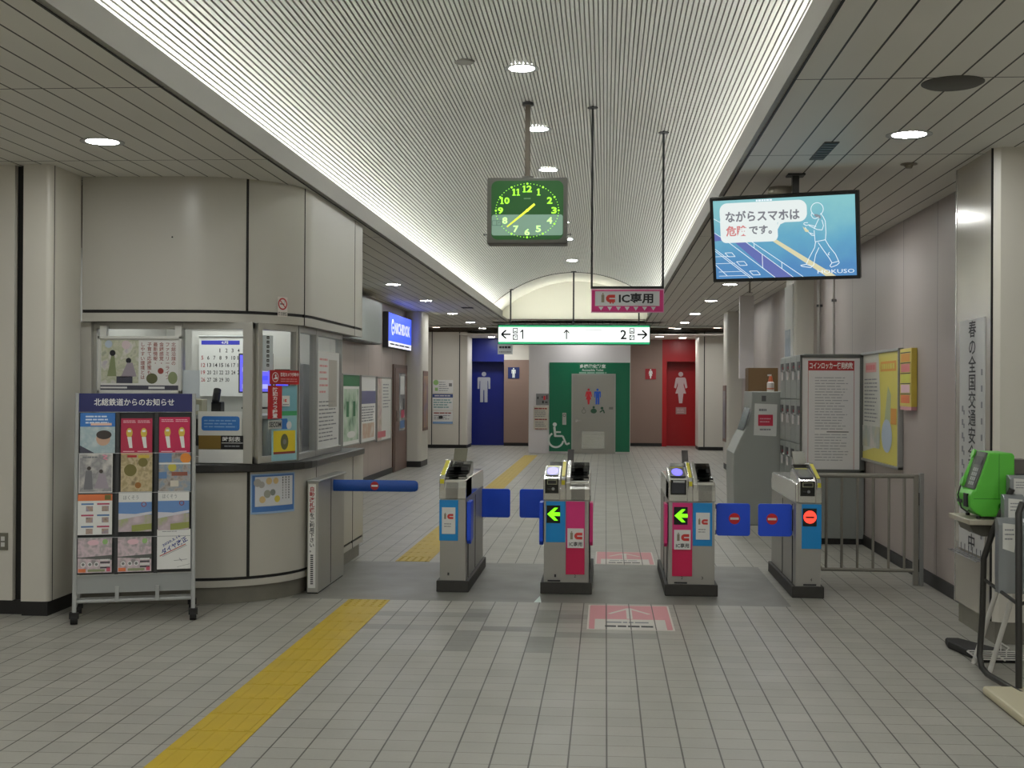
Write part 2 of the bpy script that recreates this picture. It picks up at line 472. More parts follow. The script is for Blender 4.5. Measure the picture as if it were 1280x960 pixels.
# hall wall to the left of the first pillar, panels with a dark upright joint
mb = MB(); mb.box(-9, -4.07, 8.55, 8.75, .10, ZC, pillarw); mb.box(-9, -3.99, 8.58, 8.77, 0, .10, basem); mb.box(-4.07, -3.985, 8.60, 8.75, .10, ZC, seam); struct(mb, 'wall_front')
mb = MB(); mb.box(2.9, 8, 8.25, 8.4, .14, ZC, pillarw); mb.box(2.9, 8, 8.28, 8.42, 0, .14, basem); struct(mb, 'wall_side')

def pillar(name, x0, x1, y0, y1, open_side, zb=.10, r=.05, front=pillarw, seams=()):
    """cream panelled pillar with rounded corners on a black base"""
    pts = []
    if open_side == 'r':     # corners on the +x side rounded
        cs = ((x1-r, y0+r, -PI/2), (x1-r, y1-r, 0)); pts = [(x0, y0)]
    else:
        cs = ((x0+r, y1-r, PI/2), (x0+r, y0+r, PI)); pts = [(x1, y1)]
    for cx, cy, t in cs:
        pts += [(cx+r*math.cos(t+k*PI/8), cy+r*math.sin(t+k*PI/8)) for k in range(5)]
    pts.append((x0, y1) if open_side == 'r' else (x1, y0))
    mb = MB(); mb.prism(pts, 'z', zb, ZC, front)
    d = .012
    inner = [(min(max(p[0], x0+(0 if open_side == 'r' else d)), x1-(d if open_side == 'r' else 0)), min(max(p[1], y0+d), y1-d)) for p in pts]
    mb.prism(inner, 'z', 0, zb, basem)
    for s_ in seams: mb.box(s_-.012, s_+.012, y0-.003, y0+.01, zb, ZC, seam)
    return struct(mb, name, smooth=True)
pillar('pillar_left', -3.995, -3.80, 8.52, 9.06, 'r', .10, .04)
mb = MB(); mb.box(-3.81, -3.7985, 8.575, 8.583, .10, ZC, seam); struct(mb, 'trim_4')
pillar('pillar_left', -3.96, -3.65, 25.25, 26.3, 'r', .12, .10)
pillar('pillar_left', -4.75, -3.62, 33.45, 34.6, 'r', .09, .04, seams=(-4.56, -3.83))
pillar('pillar_right', 2.41, 2.65, 16.6, 17.42, 'l', .12, .03)
pillar('pillar_right', 2.36, 2.65, 25.2, 26.0, 'l', .12, .06)
pillar('pillar_right', 2.40, 3.10, 33.45, 34.6, 'l', .09, .04, seams=(2.55,))
# first pillar on the right: cream front, bright metal panel on the corridor side
mb = MB(); mb.prism([(2.415,9.03),(2.415,8.2),(2.45,8.17),(2.95,8.17),(2.95,9.03)], 'z', .14, ZC, pillarw)
mb.box(2.43, 2.94, 8.19, 9.01, 0, .14, kick); struct(mb, 'pillar_right')
mb = MB(); mb.box(2.408, 2.416, 8.215, 9.02, .14, ZC, noisy('satin_panel', (186,180,170), .03, 1.0, .20, .3)); mb.box(2.404, 2.42, 9.005, 9.03, .14, ZC, steel); mb.box(2.402,2.42,8.205,8.213,.14,ZC,seam); struct(mb, 'trim_5')
# pinkish boxed-out wall panel above the ticket machines
mb = MB(); mb.box(2.17, 2.395, 21.0, 21.15, 1.76, ZC, whitew); struct(mb, 'wall_panel')

# back of the concourse: toilets
mb = MB(); mb.box(-1.87, .60, 31.2, 36, 0, ZC, whitew); struct(mb, 'wall_back')
mb = MB(); mb.box(-2.78, -1.87, 35.0, 35.9, .09, 2.36, brownw); mb.box(-2.78, -1.87, 35.0, 35.9, 2.36, 2.95, pillarw); mb.box(-2.78,-1.87,35.02,35.9,0,.09,basem); struct(mb, 'wall_men')
mb = MB(); mb.box(.60, 1.556, 35.5, 36.3, .09, 2.95, brownw); mb.box(.60,1.556,35.52,36.3,0,.09,basem); struct(mb, 'wall_women')
mb = MB(); mb.box(-3.80, -2.78, 35.0, 35.2, 2.31, 2.95, bluew); mb.box(-3.80,-2.78,35.4,35.5,0,2.31,bluew); mb.box(-3.80,-3.74,35.0,35.5,0,2.31,bluew); struct(mb, 'wall_blue')
mb = MB(); mb.box(1.556, 2.6, 35.5, 35.7, 2.34, 2.95, redw); mb.box(1.556,2.6,35.95,36.05,0,2.34,redw); mb.box(1.556,1.68,35.5,35.95,0,2.34,redw); mb.box(2.52,2.6,35.5,35.95,0,2.34,redw); struct(mb, 'wall_red')
mb = MB(); mb.box(-9, 8, YE-.05, YE, 0, 4.2, brownw); struct(mb, 'wall_end')

# lamps: emitting strips lying in the coves, round downlights
def cove(name, x, y0, y1, label, along='y'):
    mb = MB(); n = max(1, int(abs(y1-y0)/1.25))
    for k in range(n):
        a = y0+(y1-y0)*k/n+.02; b = y0+(y1-y0)*(k+1)/n-.02
        if along == 'y': mb.box(x-.016, x+.016, a, b, ZC+.075, ZC+.105, tube)
        else: mb.box(a, b, x-.03, x+.03, ZC+.010, ZC+.030, mat('end_arch_tube',(250,252,250),.5,emit=26.0))
    return single(mb, name, label, 'light', (x, y0, ZC+.075) if along == 'y' else (y0, x, ZC+.01))
cove('cove_lamp', XL-.17, YB, 29.0, 'line of fluorescent lamps in the ceiling cove on the booth side')
cove('cove_lamp', XR+.17, YB, 29.0, 'line of fluorescent lamps in the ceiling cove on the monitor side')
cove('cove_lamp', 29.36, XL+.1, XR-.1, 'line of fluorescent lamps under the white end arch of the vault', 'x')

def downlight(z, lm):
    t = thing('downlight', 'round recessed downlight', 'light', (0,0,z))
    mb = MB()
    mb.lathe([(.100,-.002),(.135,-.004),(.135,.004),(.100,.004)], (0,0,z), lgrey, 28, False); mb.build('trim_ring', t, smooth=True)
    mb = MB(); mb.add([(.1*math.cos(2*PI*k/24), .1*math.sin(2*PI*k/24), z-.001) for k in range(24)], [tuple(range(23,-1,-1))], lm); mb.build('diffuser', t)
    return t
d0 = downlight(ZC, lamp); h0 = downlight(ZC, hlamp)
first = True
DL = []
ords = ['first','second','third','fourth','fifth','sixth','seventh']
for side, x in (('booth side', -3.13), ('monitor side', 1.79)):
    for i, y in enumerate((7.75, 11.4, 15.05, 18.7, 22.15, 26.0, 29.45)):
        if side == 'booth side' and y == 11.4: continue
        DL.append((x, y, ZC, '%s downlight in the plank ceiling on the %s, counting from the hall' % (ords[i], side)))
for i, y in enumerate((-4.6, -1.6, 1.2, 4.2)):
    for x in (-3.13, 1.79, -5.6, -7.8, 4.2, 6.6): DL.append((x, y, ZC, 'unseen downlight added in the plank ceiling to light the hall before the pillars'))  # unseen lamps added to throw more light onto the facing walls
for i, (x, y) in enumerate(((-2.3, 32.0), (-3.05, 34.2), (-2.6, 34.0), (1.65, 32.1), (1.4, 33.7), (2.05, 34.4))):
    DL.append((x, y, 2.95 if y > 32.6 else ZC, ['downlight outside the blue toilet entrance, beside the dark glass curtain', 'downlight before the blue men toilet doorway near the pillar', 'downlight before the blue men toilet doorway near the brown wall',
      'downlight outside the red toilet entrance, beside the dark glass curtain', 'downlight before the brown wall with the women sign', 'downlight before the red women toilet doorway'][i]))
DL.append((-4.25, 31.9, ZC, 'downlight added to brighten the cream pillar with the notices, by the blue toilet entrance')); DL.append((2.75, 31.9, ZC, 'downlight added to brighten the cream pillar by the red toilet entrance'))  # two lamps added to brighten the far pillars
DL.append((-0.62, 30.6, ZC, 'downlight above the white wall of the accessible toilet'))
vaultl = (9.96, 12.3, 14.6, 16.9, 19.2, 21.4, 25.0, 28.3)
for i, y in enumerate((-3.0, 1.5, 5.6) + vaultl):
    DL.append((-0.665, y, 4.08-.003, ('round lamp on the crown of the ribbed vault, %s from the clock' % ['','','','just before the clock','directly past the clock','second past the clock','third past the clock','fourth past the clock','fifth past the clock','last before the end arch','inside the smooth end arch'][i]) if i > 2 else 'unseen round lamp added on the vault crown over the entrance hall'))  # hall ones are unseen, added to brighten the hall
for i, (x, y, z, lab) in enumerate(DL):
    lab = lab.replace(', just before the clock from the clock', ', just before the clock').replace(' from the clock', '') if 'vault,' in lab else lab
    src = h0 if y < 4.5 and z == ZC else d0
    if y == -4.6 and x == -3.13: h0.location = (x, y, z); h0['label'] = lab; o = h0
    elif i == 0: d0.location = (x, y, z); d0['label'] = lab; o = d0
    else: o = dup(src, (x, y, z), lab)
    o['group'] = 'round downlights in the ceiling'

# ------------------------------------------------------------------ camera
cam = bpy.data.cameras.new('camera'); co = bpy.data.objects.new('camera', cam); COL.objects.link(co)
cam.sensor_width = 36.0; cam.lens = 45.0; cam.clip_end = 200
co.matrix_world = Matrix.Translation((0,0,1.58)) @ Matrix.Rotation(math.atan(117/1600), 4, 'Z') @ Matrix.Rotation(PI/2+math.atan(5.4/1600), 4, 'X') @ Matrix.Rotation(.0055, 4, 'Z')
SC.camera = co
w = bpy.data.worlds.new('world'); SC.world = w; w.use_nodes = True
w.node_tree.nodes['Background'].inputs[0].default_value = (.9,.95,1,1); w.node_tree.nodes['Background'].inputs[1].default_value = 0.05
SC.view_settings.view_transform = 'Standard'; SC.view_settings.look = 'None'
SC.view_settings.gamma = 1.0; SC.view_settings.use_curve_mapping = False
SC.view_settings.exposure = 0.12
SC.cycles.use_denoising = True
SC.cycles.max_bounces = 10; SC.cycles.diffuse_bounces = 7; SC.cycles.glossy_bounces = 4; SC.cycles.transparent_max_bounces = 12
SC.cycles.sample_clamp_indirect = 6.0
# ------------------------------------------------------------------ station office (booth) on the left
def booth_path(d=0.0, yend=11.87, n=10, x0=-3.80):
    """plan of the office front: straight, rounded corner, straight; d moves it inwards"""
    cx, cy, r = -3.06, 9.83, 0.78 - d
    pts = [(x0, 9.05+d), (-3.3, 9.05+d)]
    pts += [(cx+r*math.sin(t*PI/2/n), cy-r*math.cos(t*PI/2/n)) for t in range(n+1)]
    pts += [(-2.28-d, 10.6), (-2.28-d, yend)]
    return pts
def on_path(d, s0, s1, n=6):
    """stretch of the office front between plan angles 0..90 degrees of the rounded corner"""
    cx, cy, r = -3.06, 9.83, 0.78 - d
    return [(cx+r*math.sin(math.radians(s0+(s1-s0)*k/n)), cy-r*math.cos(math.radians(s0+(s1-s0)*k/n))) for k in range(n+1)]
mb = MB()
mb.sheet(booth_path(0.0, 11.95), .195, .955, .05, panelw)
mb.sheet(booth_path(0.012, 11.94), .17, .197, .04, seam)
mb.sheet(booth_path(0.0, 11.95), .125, .172, .05, panelw)
mb.sheet(booth_path(0.03, 11.93), .0, .127, .04, kick)
mb.box(-2.33, -2.28, 11.95, 11.96, .125, .955, panelw)
mb.sheet(on_path(-.003, 35.2, 36.8, 2), .195, .955, .02, seam)                      # wide dark upright joint
mb.sheet([(-2.2775, 9.985), (-2.2775, 9.992)], .125, .955, .01, seam); mb.sheet([(-2.2775, 11.455), (-2.2775, 11.465)], .125, .955, .01, seam)
struct(mb, 'wall_booth', smooth=True)
mb = MB()
mb.sheet(booth_path(0.0), 2.135, ZC, .05, panelw)
mb.sheet(booth_path(0.012), 2.11, 2.137, .04, seam)
mb.sheet(booth_path(0.0), 2.05, 2.112, .05, panelw)
mb.box(-2.33, -2.28, 11.86, 11.872, 2.05, ZC, panelw)
mb.sheet(on_path(-.003, 34.0, 35.3, 2), 2.135, ZC, .02, seam)
mb.sheet(on_path(-.002, 76.5, 77, 2), 2.05, ZC, .02, seam); mb.sheet([(-2.278, 11.50), (-2.278, 11.508)], 2.05, ZC, .01, seam)
inw = noisy('office_wall', (196,195,190), .03, 1.0, .6)
# soffit of the overhang and the office ceiling
mb.sheet(booth_path(.012, 11.86), 2.052, 2.07, .16, dark); mb.prism([(p[0], p[1]) for p in booth_path(.045, 11.84)] + [(-3.80, 11.84)], 'z', 2.62, 2.64, inw)
struct(mb, 'wall_header', smooth=True)
# office interior shell
mb = MB(); mb.box(-3.94, -2.40, 11.24, 11.28, 1.022, 2.62, inw); mb.box(-3.958, -3.94, 9.2, 11.28, 1.022, 2.62, inw); mb.box(-3.94, -3.75, 9.10, 9.2, 1.022, 2.05, panelw); struct(mb, 'wall_office')
mb = MB(); mb.box(-3.6, -2.6, 9.9, 10.5, 2.60, 2.62, boothl); single(mb, 'added_ceiling_light', 'unseen flat light fitting added to light the inside of the station office', 'light', (-3.1,10.2,2.60))  # unseen fitting added to brighten the office interior

# counter
t = thing('service_counter', 'dark counter top running round the rounded corner of the station office', 'counter', (-3.0,9.05,.955))
mb = MB(); o_ = booth_path(-0.045, 11.80); i_ = booth_path(0.24, 11.80)
mb.loft([[(a[0],a[1],.962),(a[0],a[1],1.018),(b[0],b[1],1.018),(b[0],b[1],.962)] for a, b in zip(o_, i_)], noisy('counter_stone', (46,46,45), .2, 30, .28))
mb.build('counter_top', t, bevel=.006)
mb = MB(); mb.sheet(booth_path(-.02, 11.80), .9565, .9615, .2, black); mb.build('support_strip', t)

# windows of the office
def win(name, a, b, z0, z1, stiles, parts=(), depth=.05, w=.045, fr=None):
    """glazed run from plan point a to b; stiles are fractions where uprights stand"""
    fr = fr or alum
    A = Vector((a[0],a[1],0)); B = Vector((b[0],b[1],0)); u = (B-A); L = u.length; u.normalize(); n = Vector((u.y,-u.x,0))
    ang = math.atan2(u.y, u.x)
    M = Matrix.Translation(A) @ Matrix.Rotation(ang, 4, 'Z')
    mb = MB(); mb.M = M
    mb.box(0, L, -depth/2, depth/2, z0, z0+.05, fr); mb.box(0, L, -depth/2, depth/2, z1-.05, z1, fr)
    for s_, ww in stiles: mb.box(max(0, s_*L-ww/2), min(L, s_*L+ww/2), -depth/2-.004, depth/2+.004, z0, z1, fr)
    o = struct(mb, name, bevel=.003)
    mb = MB(); mb.M = M
    mb.add([(0.01,0,z0+.05),(L-.01,0,z0+.05),(L-.01,0,z1-.05),(0.01,0,z1-.05)], [(0,1,2,3)], glass)
    g_ = mb.build('pane', o); return M, L
W1, L1 = win('window_1', (-3.75,9.17), (-2.56,9.17), 1.02, 2.05, ((0,.05),(.545,.045),(.97,.075)), w=.05, fr=offw if False else mat('window_alloy', (176,174,166), .4, .3))
W2, L2 = win('window_2', (-2.55,9.19), (-2.36,9.60), 1.02, 2.05, ((0,.03),(.06,.03),(1,.04)), fr=mat('window_alloy', (176,174,166)))
W3, L3 = win('window_3', (-2.36,9.62), (-2.36,11.22), 1.02, 2.05, ((0,.05),(.38,.06),(1,.06)), fr=alum)

def on_glass(W, a0, a1, z0, z1, off=-.03):
    """front of a window run as a drawing plane"""
    R_ = W.to_3x3()
    mbx = MB(); u = R_ @ Vector((1,0,0)); o = W @ Vector((a0, off, z0))
    return mbx, Pan(mbx, o, u, (0,0,1)), a1-a0, z1-z0, o
# posters and stickers on the front run
def flat(mb, p, w, h, m, th=.004):
    """a sheet with real thickness"""
    c = [p.P(0,0,0), p.P(w,0,0), p.P(w,h,0), p.P(0,h,0)]; b = [q - p.n*th for q in c]
    mb.add(c+b, [(0,1,2,3),(7,6,5,4),(0,4,5,1),(1,5,6,2),(2,6,7,3),(3,7,4,0)], m)
def sticker(name, label, cat, W, a0, a1, z0, z1, m, draw=None, off=-.034, group=None, th=.003):
    mb, p, w_, h_, o = on_glass(W, a0, a1, z0, z1, off)
    flat(mb, p, w_, h_, m, th)
    if draw: draw(p, w_, h_)
    return single(mb, name, label, cat, tuple(o), group)
X1 = -3.75
# framed poster board fixed to the left pane
t = thing('poster_board', 'framed park poster with red columns of writing on the station office window', 'poster', (-3.39,9.09,1.53))
mb = MB()
for x0,x1,z0,z1 in ((-3.70,-3.075,1.53,1.552),(-3.70,-3.075,1.925,1.947),(-3.70,-3.68,1.53,1.947),(-3.095,-3.075,1.53,1.947)): mb.box(x0,x1,9.09,9.13,z0,z1,offw)
mb.build('frame', t, bevel=.003)
for x0 in (-3.685,-3.125): mb = MB(); mb.box(x0, x0+.05, 9.10, 9.14, 1.945, 2.02, offw); mb.build('hanger', t)
mb = MB(); mb.box(-3.68,-3.095,9.105,9.13,1.552,1.925,white); p = Pan(mb, (-3.68,9.105,1.552), (1,0,0), (0,0,1))
p.rect(.0,.0,.585,.035,mat('slate',(70,70,84)),1); p.rect(.0,.012,.2,.024,white,2); p.rect(.36,.01,.48,.026,white,2)
p.rect(.005,.05,.285,.365,picture('park_photo',((150,156,130),(196,196,170),(170,176,140),(210,206,196),(184,176,186)),14),1)
p.rect(.12,.05,.24,.10,mat('slate',(70,70,84)),2); p.disc(.09,.27,.022,ink,2); p.disc(.06,.335,.028,mat('park_sky',(186,200,214)),2); p.disc(.19,.33,.032,mat('park_pink',(214,196,200)),2)
p.disc(.21,.215,.02,ink,2); p.poly([(.05,.1),(.08,.25),(.105,.25),(.12,.1)],mat('sage',(140,150,110)),2); p.poly([(.15,.09),(.2,.2),(.24,.2),(.27,.1)],mat('mauve_grey',(160,150,160)),2)
for a, col_ in ((.545,'北総沿線の'),(.50,'ファミリーライフ'),(.455,'金銭感覚・'),(.41,'最新情報・'),(.365,'子育て応援策も'),(.315,'しやすい環境とは')):
    p.vtext(col_, a, .35, .034, mat('rust',(150,70,62)), 1, .01)
p.disc(.385,.085,.042,mat('olive',(96,98,66)),2,ry=.038); p.disc(.45,.14,.022,mat('rust',(150,70,62)),2); p.disc(.54,.09,.035,mat('sage',(140,150,110)),2,ry=.045)
mb.build('poster_sheet', t)

def d_plain(p,w,h): p.lines(.02*w,.1*h,.98*w,.9*h,9,inkl,1,.35,.5,3)
sticker('notice_sheet', 'pale sheet on the office glass between the poster board and the calendar', 'notice', W1, .665, .80, 1.50, 1.70, mat('bluish_sheet',(198,206,210)), None)
def d_bluebox(p,w,h):
    p.rrect(.08*w,.2*h,.95*w,.8*h,.02,blue,1); p.lines(.14*w,.3*h,.9*w,.68*h,3,pblue,2,.4,.2,4)
sticker('notice_sheet', 'white notice with a blue box, on the office glass above the timetable', 'notice', W1, .79, 1.115, 1.225, 1.40, offw, d_bluebox)
def d_tt(p,w,h):
    p.rect(0,0,.5*w,h,mat('ochre',(128,104,46)),1); p.rect(.5*w,0,w,h,black,1)
    p.text('時刻表',.54*w,.55*h,.94*w,.92*h,inkw,2,.015); p.rect(.52*w,.44*h,w,.48*h,inkw,2); p.lines(.58*w,.14*h,.94*w,.32*h,1,inkl,2,.6,.1,3)
sticker('timetable_card', 'ochre and black timetable card on the office glass', 'card', W1, .795, 1.125, 1.125, 1.225, ink, d_tt)
sticker('notice_sheet', 'blank white sheet at the foot of the office glass, just above the dark counter', 'notice', W1, .795, 1.125, 1.025, 1.122, white, None)
# stickers on the slanted run at the corner
def d_cam(p,w,h):
    p.ring(.18*w,.5*h,.30*h,.35*h,inkw,1); p.poly([(.10*w,.36*h),(.25*w,.36*h),(.25*w,.5*h),(.19*w,.56*h),(.17*w,.48*h)],inkw,1); p.disc(.19*w,.62*h,.09*h,inkw,1,12)
    p.text('防犯カメラ作動中',.36*w,.56*h,.98*w,.84*h,inkw,1,.02); p.lines(.36*w,.14*h,.96*w,.46*h,2,mat('pale_red',(220,150,150)),1,.4,.1,6)
sticker('camera_sign', 'red horizontal security camera sticker with round icon on the corner glass', 'sticker', W2, .10, .44, 1.60, 1.705, red, d_cam, off=-.05)
def d_camv(p,w,h): p.vtext('防犯カメラ設置', .5*w, .95*h, .0325, inkw, 1, .025, wide=1.9)
sticker('camera_sign', 'red upright security camera sticker on the corner glass', 'sticker', W2, .075, .235, 1.345, 1.59, red, d_camv, off=-.054)
def d_secom(p,w,h): p.text('SECOM', .06*w, .2*h, .94*w, .8*h, ink, 1, .02)
sticker('security_label', 'small pale label reading SECOM below the red upright sticker', 'sticker', W2, .085, .24, 1.27, 1.335, mat('label_grey',(176,178,172)), d_secom, off=-.05)
def d_cy(p,w,h):
    p.rect(.0,.60*h,w,.66*h,green,1); p.rect(0,.66*h,w,h,mat('cyan_deep',(126,180,194)),1)
    p.rrect(.35*w,.42*h,.62*w,.56*h,.01,blue,1); p.disc(.68*w,.47*h,.03,white,2)
    p.rect(.06*w,.11*h,.94*w,.40*h,yellow,1); p.rect(.06*w,.09*h,.94*w,.12*h,mat('rust',(150,70,62)),2)
    p.disc(.5*w,.25*h,.045,mat('olive',(96,98,66)),2,ry=.06); p.disc(.5*w,.25*h,.02,grey,3)
sticker('poster', 'light blue poster with a yellow picture at its foot on the corner glass', 'poster', W2, .15, .44, 1.03, 1.59, cyan, d_cy, off=-.03)
def d_ic(p,w,h): ic_logo(p,.18*w,.42*h,.26*h,mat('ic_grey',(140,132,112)),mat('ic_red',(206,60,54)),1); p.lines(.1*w,.1*h,.9*w,.26*h,1,inkl,1,.5)
sticker('card_label', 'tiny white label with the card mark on the light blue poster', 'sticker', W2, .255, .345, 1.435, 1.515, white, d_ic, off=-.038)
# upper sticker strip and paper strips
def d_strip(p,w,h):
    for k in range(7): p.rect(.36*w,.9*h-k*.034,.62*w,.9*h-k*.034+.022,ink,1); p.rect(.42*w,.9*h-k*.034+.007,.55*w,.9*h-k*.034+.013,lgrey,2)
sticker('notice_strip', 'narrow upright paper strip at the top of the corner glass', 'notice', W2, .055, .17, 1.70, 1.96, mat('bluish_sheet',(198,206,210)), d_strip, off=-.02)
# side run: two sheets pinned inside
def d_side(p,w,h):
    p.lines(.1*w,.55*h,.5*w,.95*h,6,mat('pale_red',(220,150,150)),1,.3,.5,8); p.lines(.08*w,.06*h,.92*w,.5*h,11,inkl,1,.3,.3,9); p.rect(.5*w,.42*h,.9*w,.92*h,mat('sheet_shade',(186,182,174)),1)
sticker('notice_sheet', 'tall white notice filling the side glass of the station office', 'notice', W3, .70, 1.56, 1.07, 1.88, white, d_side, off=-.008)

# things inside the office
t = thing('wall_calendar', 'large wall calendar with a blue month band inside the station office', 'calendar', (-3.22,10.6,1.50))
mb = MB(); mb.box(-3.43,-3.02,10.6,10.61,1.50,2.0,white); p = Pan(mb,(-3.43,10.6,1.50),(1,0,0),(0,0,1))
p.rect(.02,.435,.35,.47,mat('calendar_blue',(60,64,190)),1); p.text('4月',.19,.44,.25,.465,inkw,2,.02)
for r_ in range(5):
    for c_ in range(7):
        d = r_*7+c_-2
        if 1 <= d <= 30: p.text(str(d), .02+c_*.052, .37-r_*.062, .02+c_*.052+(.008 if d == 1 else .018 if d < 10 else .034), .403-r_*.062, mat('calendar_red',(190,60,70)) if c_ == 0 else ink, 1, .01)
mb.build('calendar_page', t)
mb = MB(); mb.cyl((-3.43,10.598,2.005),(-3.02,10.598,2.005),.008,lgrey); mb.build('binding', t)
mb = MB(); mb.box(-3.5,-2.6,10.63,10.66,1.0,2.05,inw); struct(mb, 'wall_screen')
def screen(name, label, x, y, z, w, h, rz, cols):
    t = thing(name, label, 'monitor', (x,y,z), rz)
    mb = MB(); mb.box(-w/2-.012,w/2+.012,0,.03,.0,h+.024,dark); mb.build('casing', t, local=True, bevel=.004)
    mb = MB(); p = Pan(mb,(-w/2,-.001,.012),(1,0,0),(0,0,1)); p.rect(0,0,w,h,cols[0],1)
    for k in range(4): p.rect(w*.08,h*(.08+.23*k),w*.9,h*(.2+.23*k),cols[1+k%2],2)
    mb.build('display', t, local=True)
    mb = MB(); mb.box(-.03,.03,.03,.06,-.12,h*.4,dark); mb.box(-.1,.1,-.05,.12,-.13,-.115,dark); mb.build('stand', t, local=True)
    return t
sc1 = mat('screen_violet',(96,92,220),.3,emit=1.0); sc2 = mat('screen_blue',(60,70,240),.3,emit=1.2); sc3 = mat('screen_pale',(170,170,240),.3,emit=.9)
screen('computer_monitor','computer monitor with violet windows behind the office glass frame', -2.86,10.3,1.53,.26,.30,.0,(sc1,sc3,sc2))
screen('computer_monitor','narrow violet screen seen through the corner glass of the office', -2.60,10.15,1.50,.10,.20,.1,(sc1,sc3,sc2))
t = thing('office_desk','office desk with dark edge behind the window glass','desk',(-3.2,10.0,.98))
mb = MB(); mb.box(-3.7,-2.6,9.75,10.55,1.33,1.36,lgrey); mb.build('desk_top', t, bevel=.004)
mb = MB()
for x0 in (-3.7,-3.35,-3.0): mb.box(x0+.03,x0+.31,9.76,10.5,1.12,1.325,mat('drawer_grey',(150,152,150)) if x0 != -3.35 else dark)
mb.build('drawer_unit', t, bevel=.004)
mb = MB(); mb.box(-3.68,-3.64,9.8,10.5,0,1.33,lgrey); mb.box(-2.66,-2.62,9.8,10.5,0,1.33,lgrey); mb.build('leg_panel', t)
mb = MB(); mb.box(-3.12,-3.04,9.95,10.05,1.36,1.46,black); mb.cyl((-3.08,9.94,1.46),(-3.08,9.99,1.56),.03,black); single(mb,'desk_telephone','black handset standing on the office desk before the calendar','telephone',(-3.08,9.99,1.36), bevel=.006)
mb = MB(); mb.box(-3.36,-3.16,9.84,9.98,1.36,1.48,mat('beige_box',(190,184,160))); mb.box(-3.34,-3.18,9.835,9.84,1.39,1.44,white); single(mb,'document_tray','pale tray of papers on the office desk','tray',(-3.26,9.9,1.36), bevel=.004)
t = thing('hand_fan','round pink hand fan hung up inside the corner glass','fan',(-2.60,9.62,1.70))
mb = MB(); p_ = []
mb.M = Matrix.Translation((-2.60,9.62,1.77)) @ Matrix.Rotation(PI/2,4,'X'); mb.lathe([(.0,0),(.065,0),(.065,.004),(.0,.004)],(0,0,0),mat('fan_pink',(226,150,170)),24); mb.build('fan_leaf', t)
mb = MB(); mb.box(-2.605,-2.595,9.615,9.625,1.82,1.90,ink); mb.box(-2.625,-2.575,9.61,9.614,1.70,1.77,white); mb.build('tag', t)
t = thing('cabinet','tall pale cabinet inside the office behind the side glass','cabinet',(-2.78,11.0,0))
mb = MB(); mb.box(-3.0,-2.57,10.75,11.22,0,1.78,mat('cabinet_pale',(190,192,200))); mb.build('body', t, bevel=.005)
mb = MB(); mb.box(-2.99,-2.79,10.735,10.75,.05,1.74,mat('cabinet_pale',(190,192,200))); mb.build('door', t, bevel=.003)
mb = MB(); mb.box(-2.78,-2.58,10.735,10.75,.05,1.74,mat('cabinet_pale',(190,192,200))); mb.build('door', t, bevel=.003)
t = thing('desk_printer','small pale terminal with dark screen on the counter behind the side glass','terminal',(-2.5,9.95,1.02))
mb = MB(); mb.prism([(9.85,1.02),(10.12,1.02),(10.12,1.20),(10.05,1.28),(9.85,1.10)],'x',-2.58,-2.43,offw); mb.build('body', t, bevel=.006)
mb = MB(); p = Pan(mb,(-2.575,9.862,1.115),(1,0,0),(0,.19,.17)); p.rect(.02,.02,.14,.2,dark,2); mb.build('display', t)

# no smoking sign, blue leaflet on the rounded corner
def curved(deg0, deg1, z0, z1, d=-.003, n=8):
    return on_path(d, deg0, deg1, n), z0, z1
def curve_grid(mb, s0, s1, z0, z1, m, d, n=8):
    pts = on_path(d, s0, s1, n)
    mb.add([(q[0],q[1],z) for q in pts for z in (z0,z1)], [(2*k,2*k+2,2*k+3,2*k+1) for k in range(n)], m)
mb = MB(); curve_grid(mb, 37.2, 67, .645, .94, mat('leaflet_edge',(150,180,214)), -.0032)
curve_grid(mb, 38, 66.2, .66, .93, mat('leaflet_blue',(70,116,180)), -.004); curve_grid(mb, 39.6, 65, .70, .918, mat('leaflet_white',(208,210,214)), -.005)
def blob(s, z, r, m, d): 
    mb.add([( *on_path(d, s+r/.0136*math.cos(2*PI*k/16), s+r/.0136*math.cos(2*PI*k/16), 1)[0], z+r*math.sin(2*PI*k/16)) for k in range(16)], [tuple(range(16))], m)
for s_, z, r, m_ in ((41,.875,.03,mat('cat_grey',(168,164,160))),(43.5,.86,.025,mat('cat_grey',(168,164,160))),(48,.885,.026,mat('cat_sand',(206,180,130))),(52.5,.885,.024,mat('cat_sand',(206,180,130))),
      (44,.75,.026,mat('cat_sand',(206,180,130))),(53.5,.75,.026,mat('cat_gold',(204,186,80))),(47,.79,.03,mat('cat_stone',(150,152,140))),(50.5,.80,.024,mat('cat_slate',(120,126,124)))): blob(s_, z, r, m_, -.0056)
for s_ in (57,59.3,61.6):
    for k in range(9): curve_grid(mb, s_, s_+.7, .90-k*.019, .912-k*.019, ink if s_ > 61 or k < 3 else inkl, -.0056, 1)
single(mb, 'leaflet', 'white leaflet with wide blue border stuck on the rounded lower wall of the station office', 'leaflet', (-2.5,9.3,.645))
mb = MB(); mb.M = None
def cpan(deg, z):
    q = on_path(-.004, deg, deg, 1)[0]; a = math.radians(deg)
    return Pan(mb, (q[0], q[1], z), (math.cos(a), math.sin(a), 0), (0,0,1))
p = cpan(56.5, 2.19)
p.rect(-.048,-.085,.048,.062,mat('sign_cream',(214,206,200)),0); p.ring(0,.01,.034,.045,red,1); p.stroke([(-.028,.038),(.028,-.018)],.008,red,2); p.rect(-.026,.005,.016,.013,ink,1); p.stroke([(.018,.018),(.024,.028),(.014,.036)],.004,inkl,1)
p.text('終日禁煙',-.042,-.078,.042,-.05,ink,1,.01)
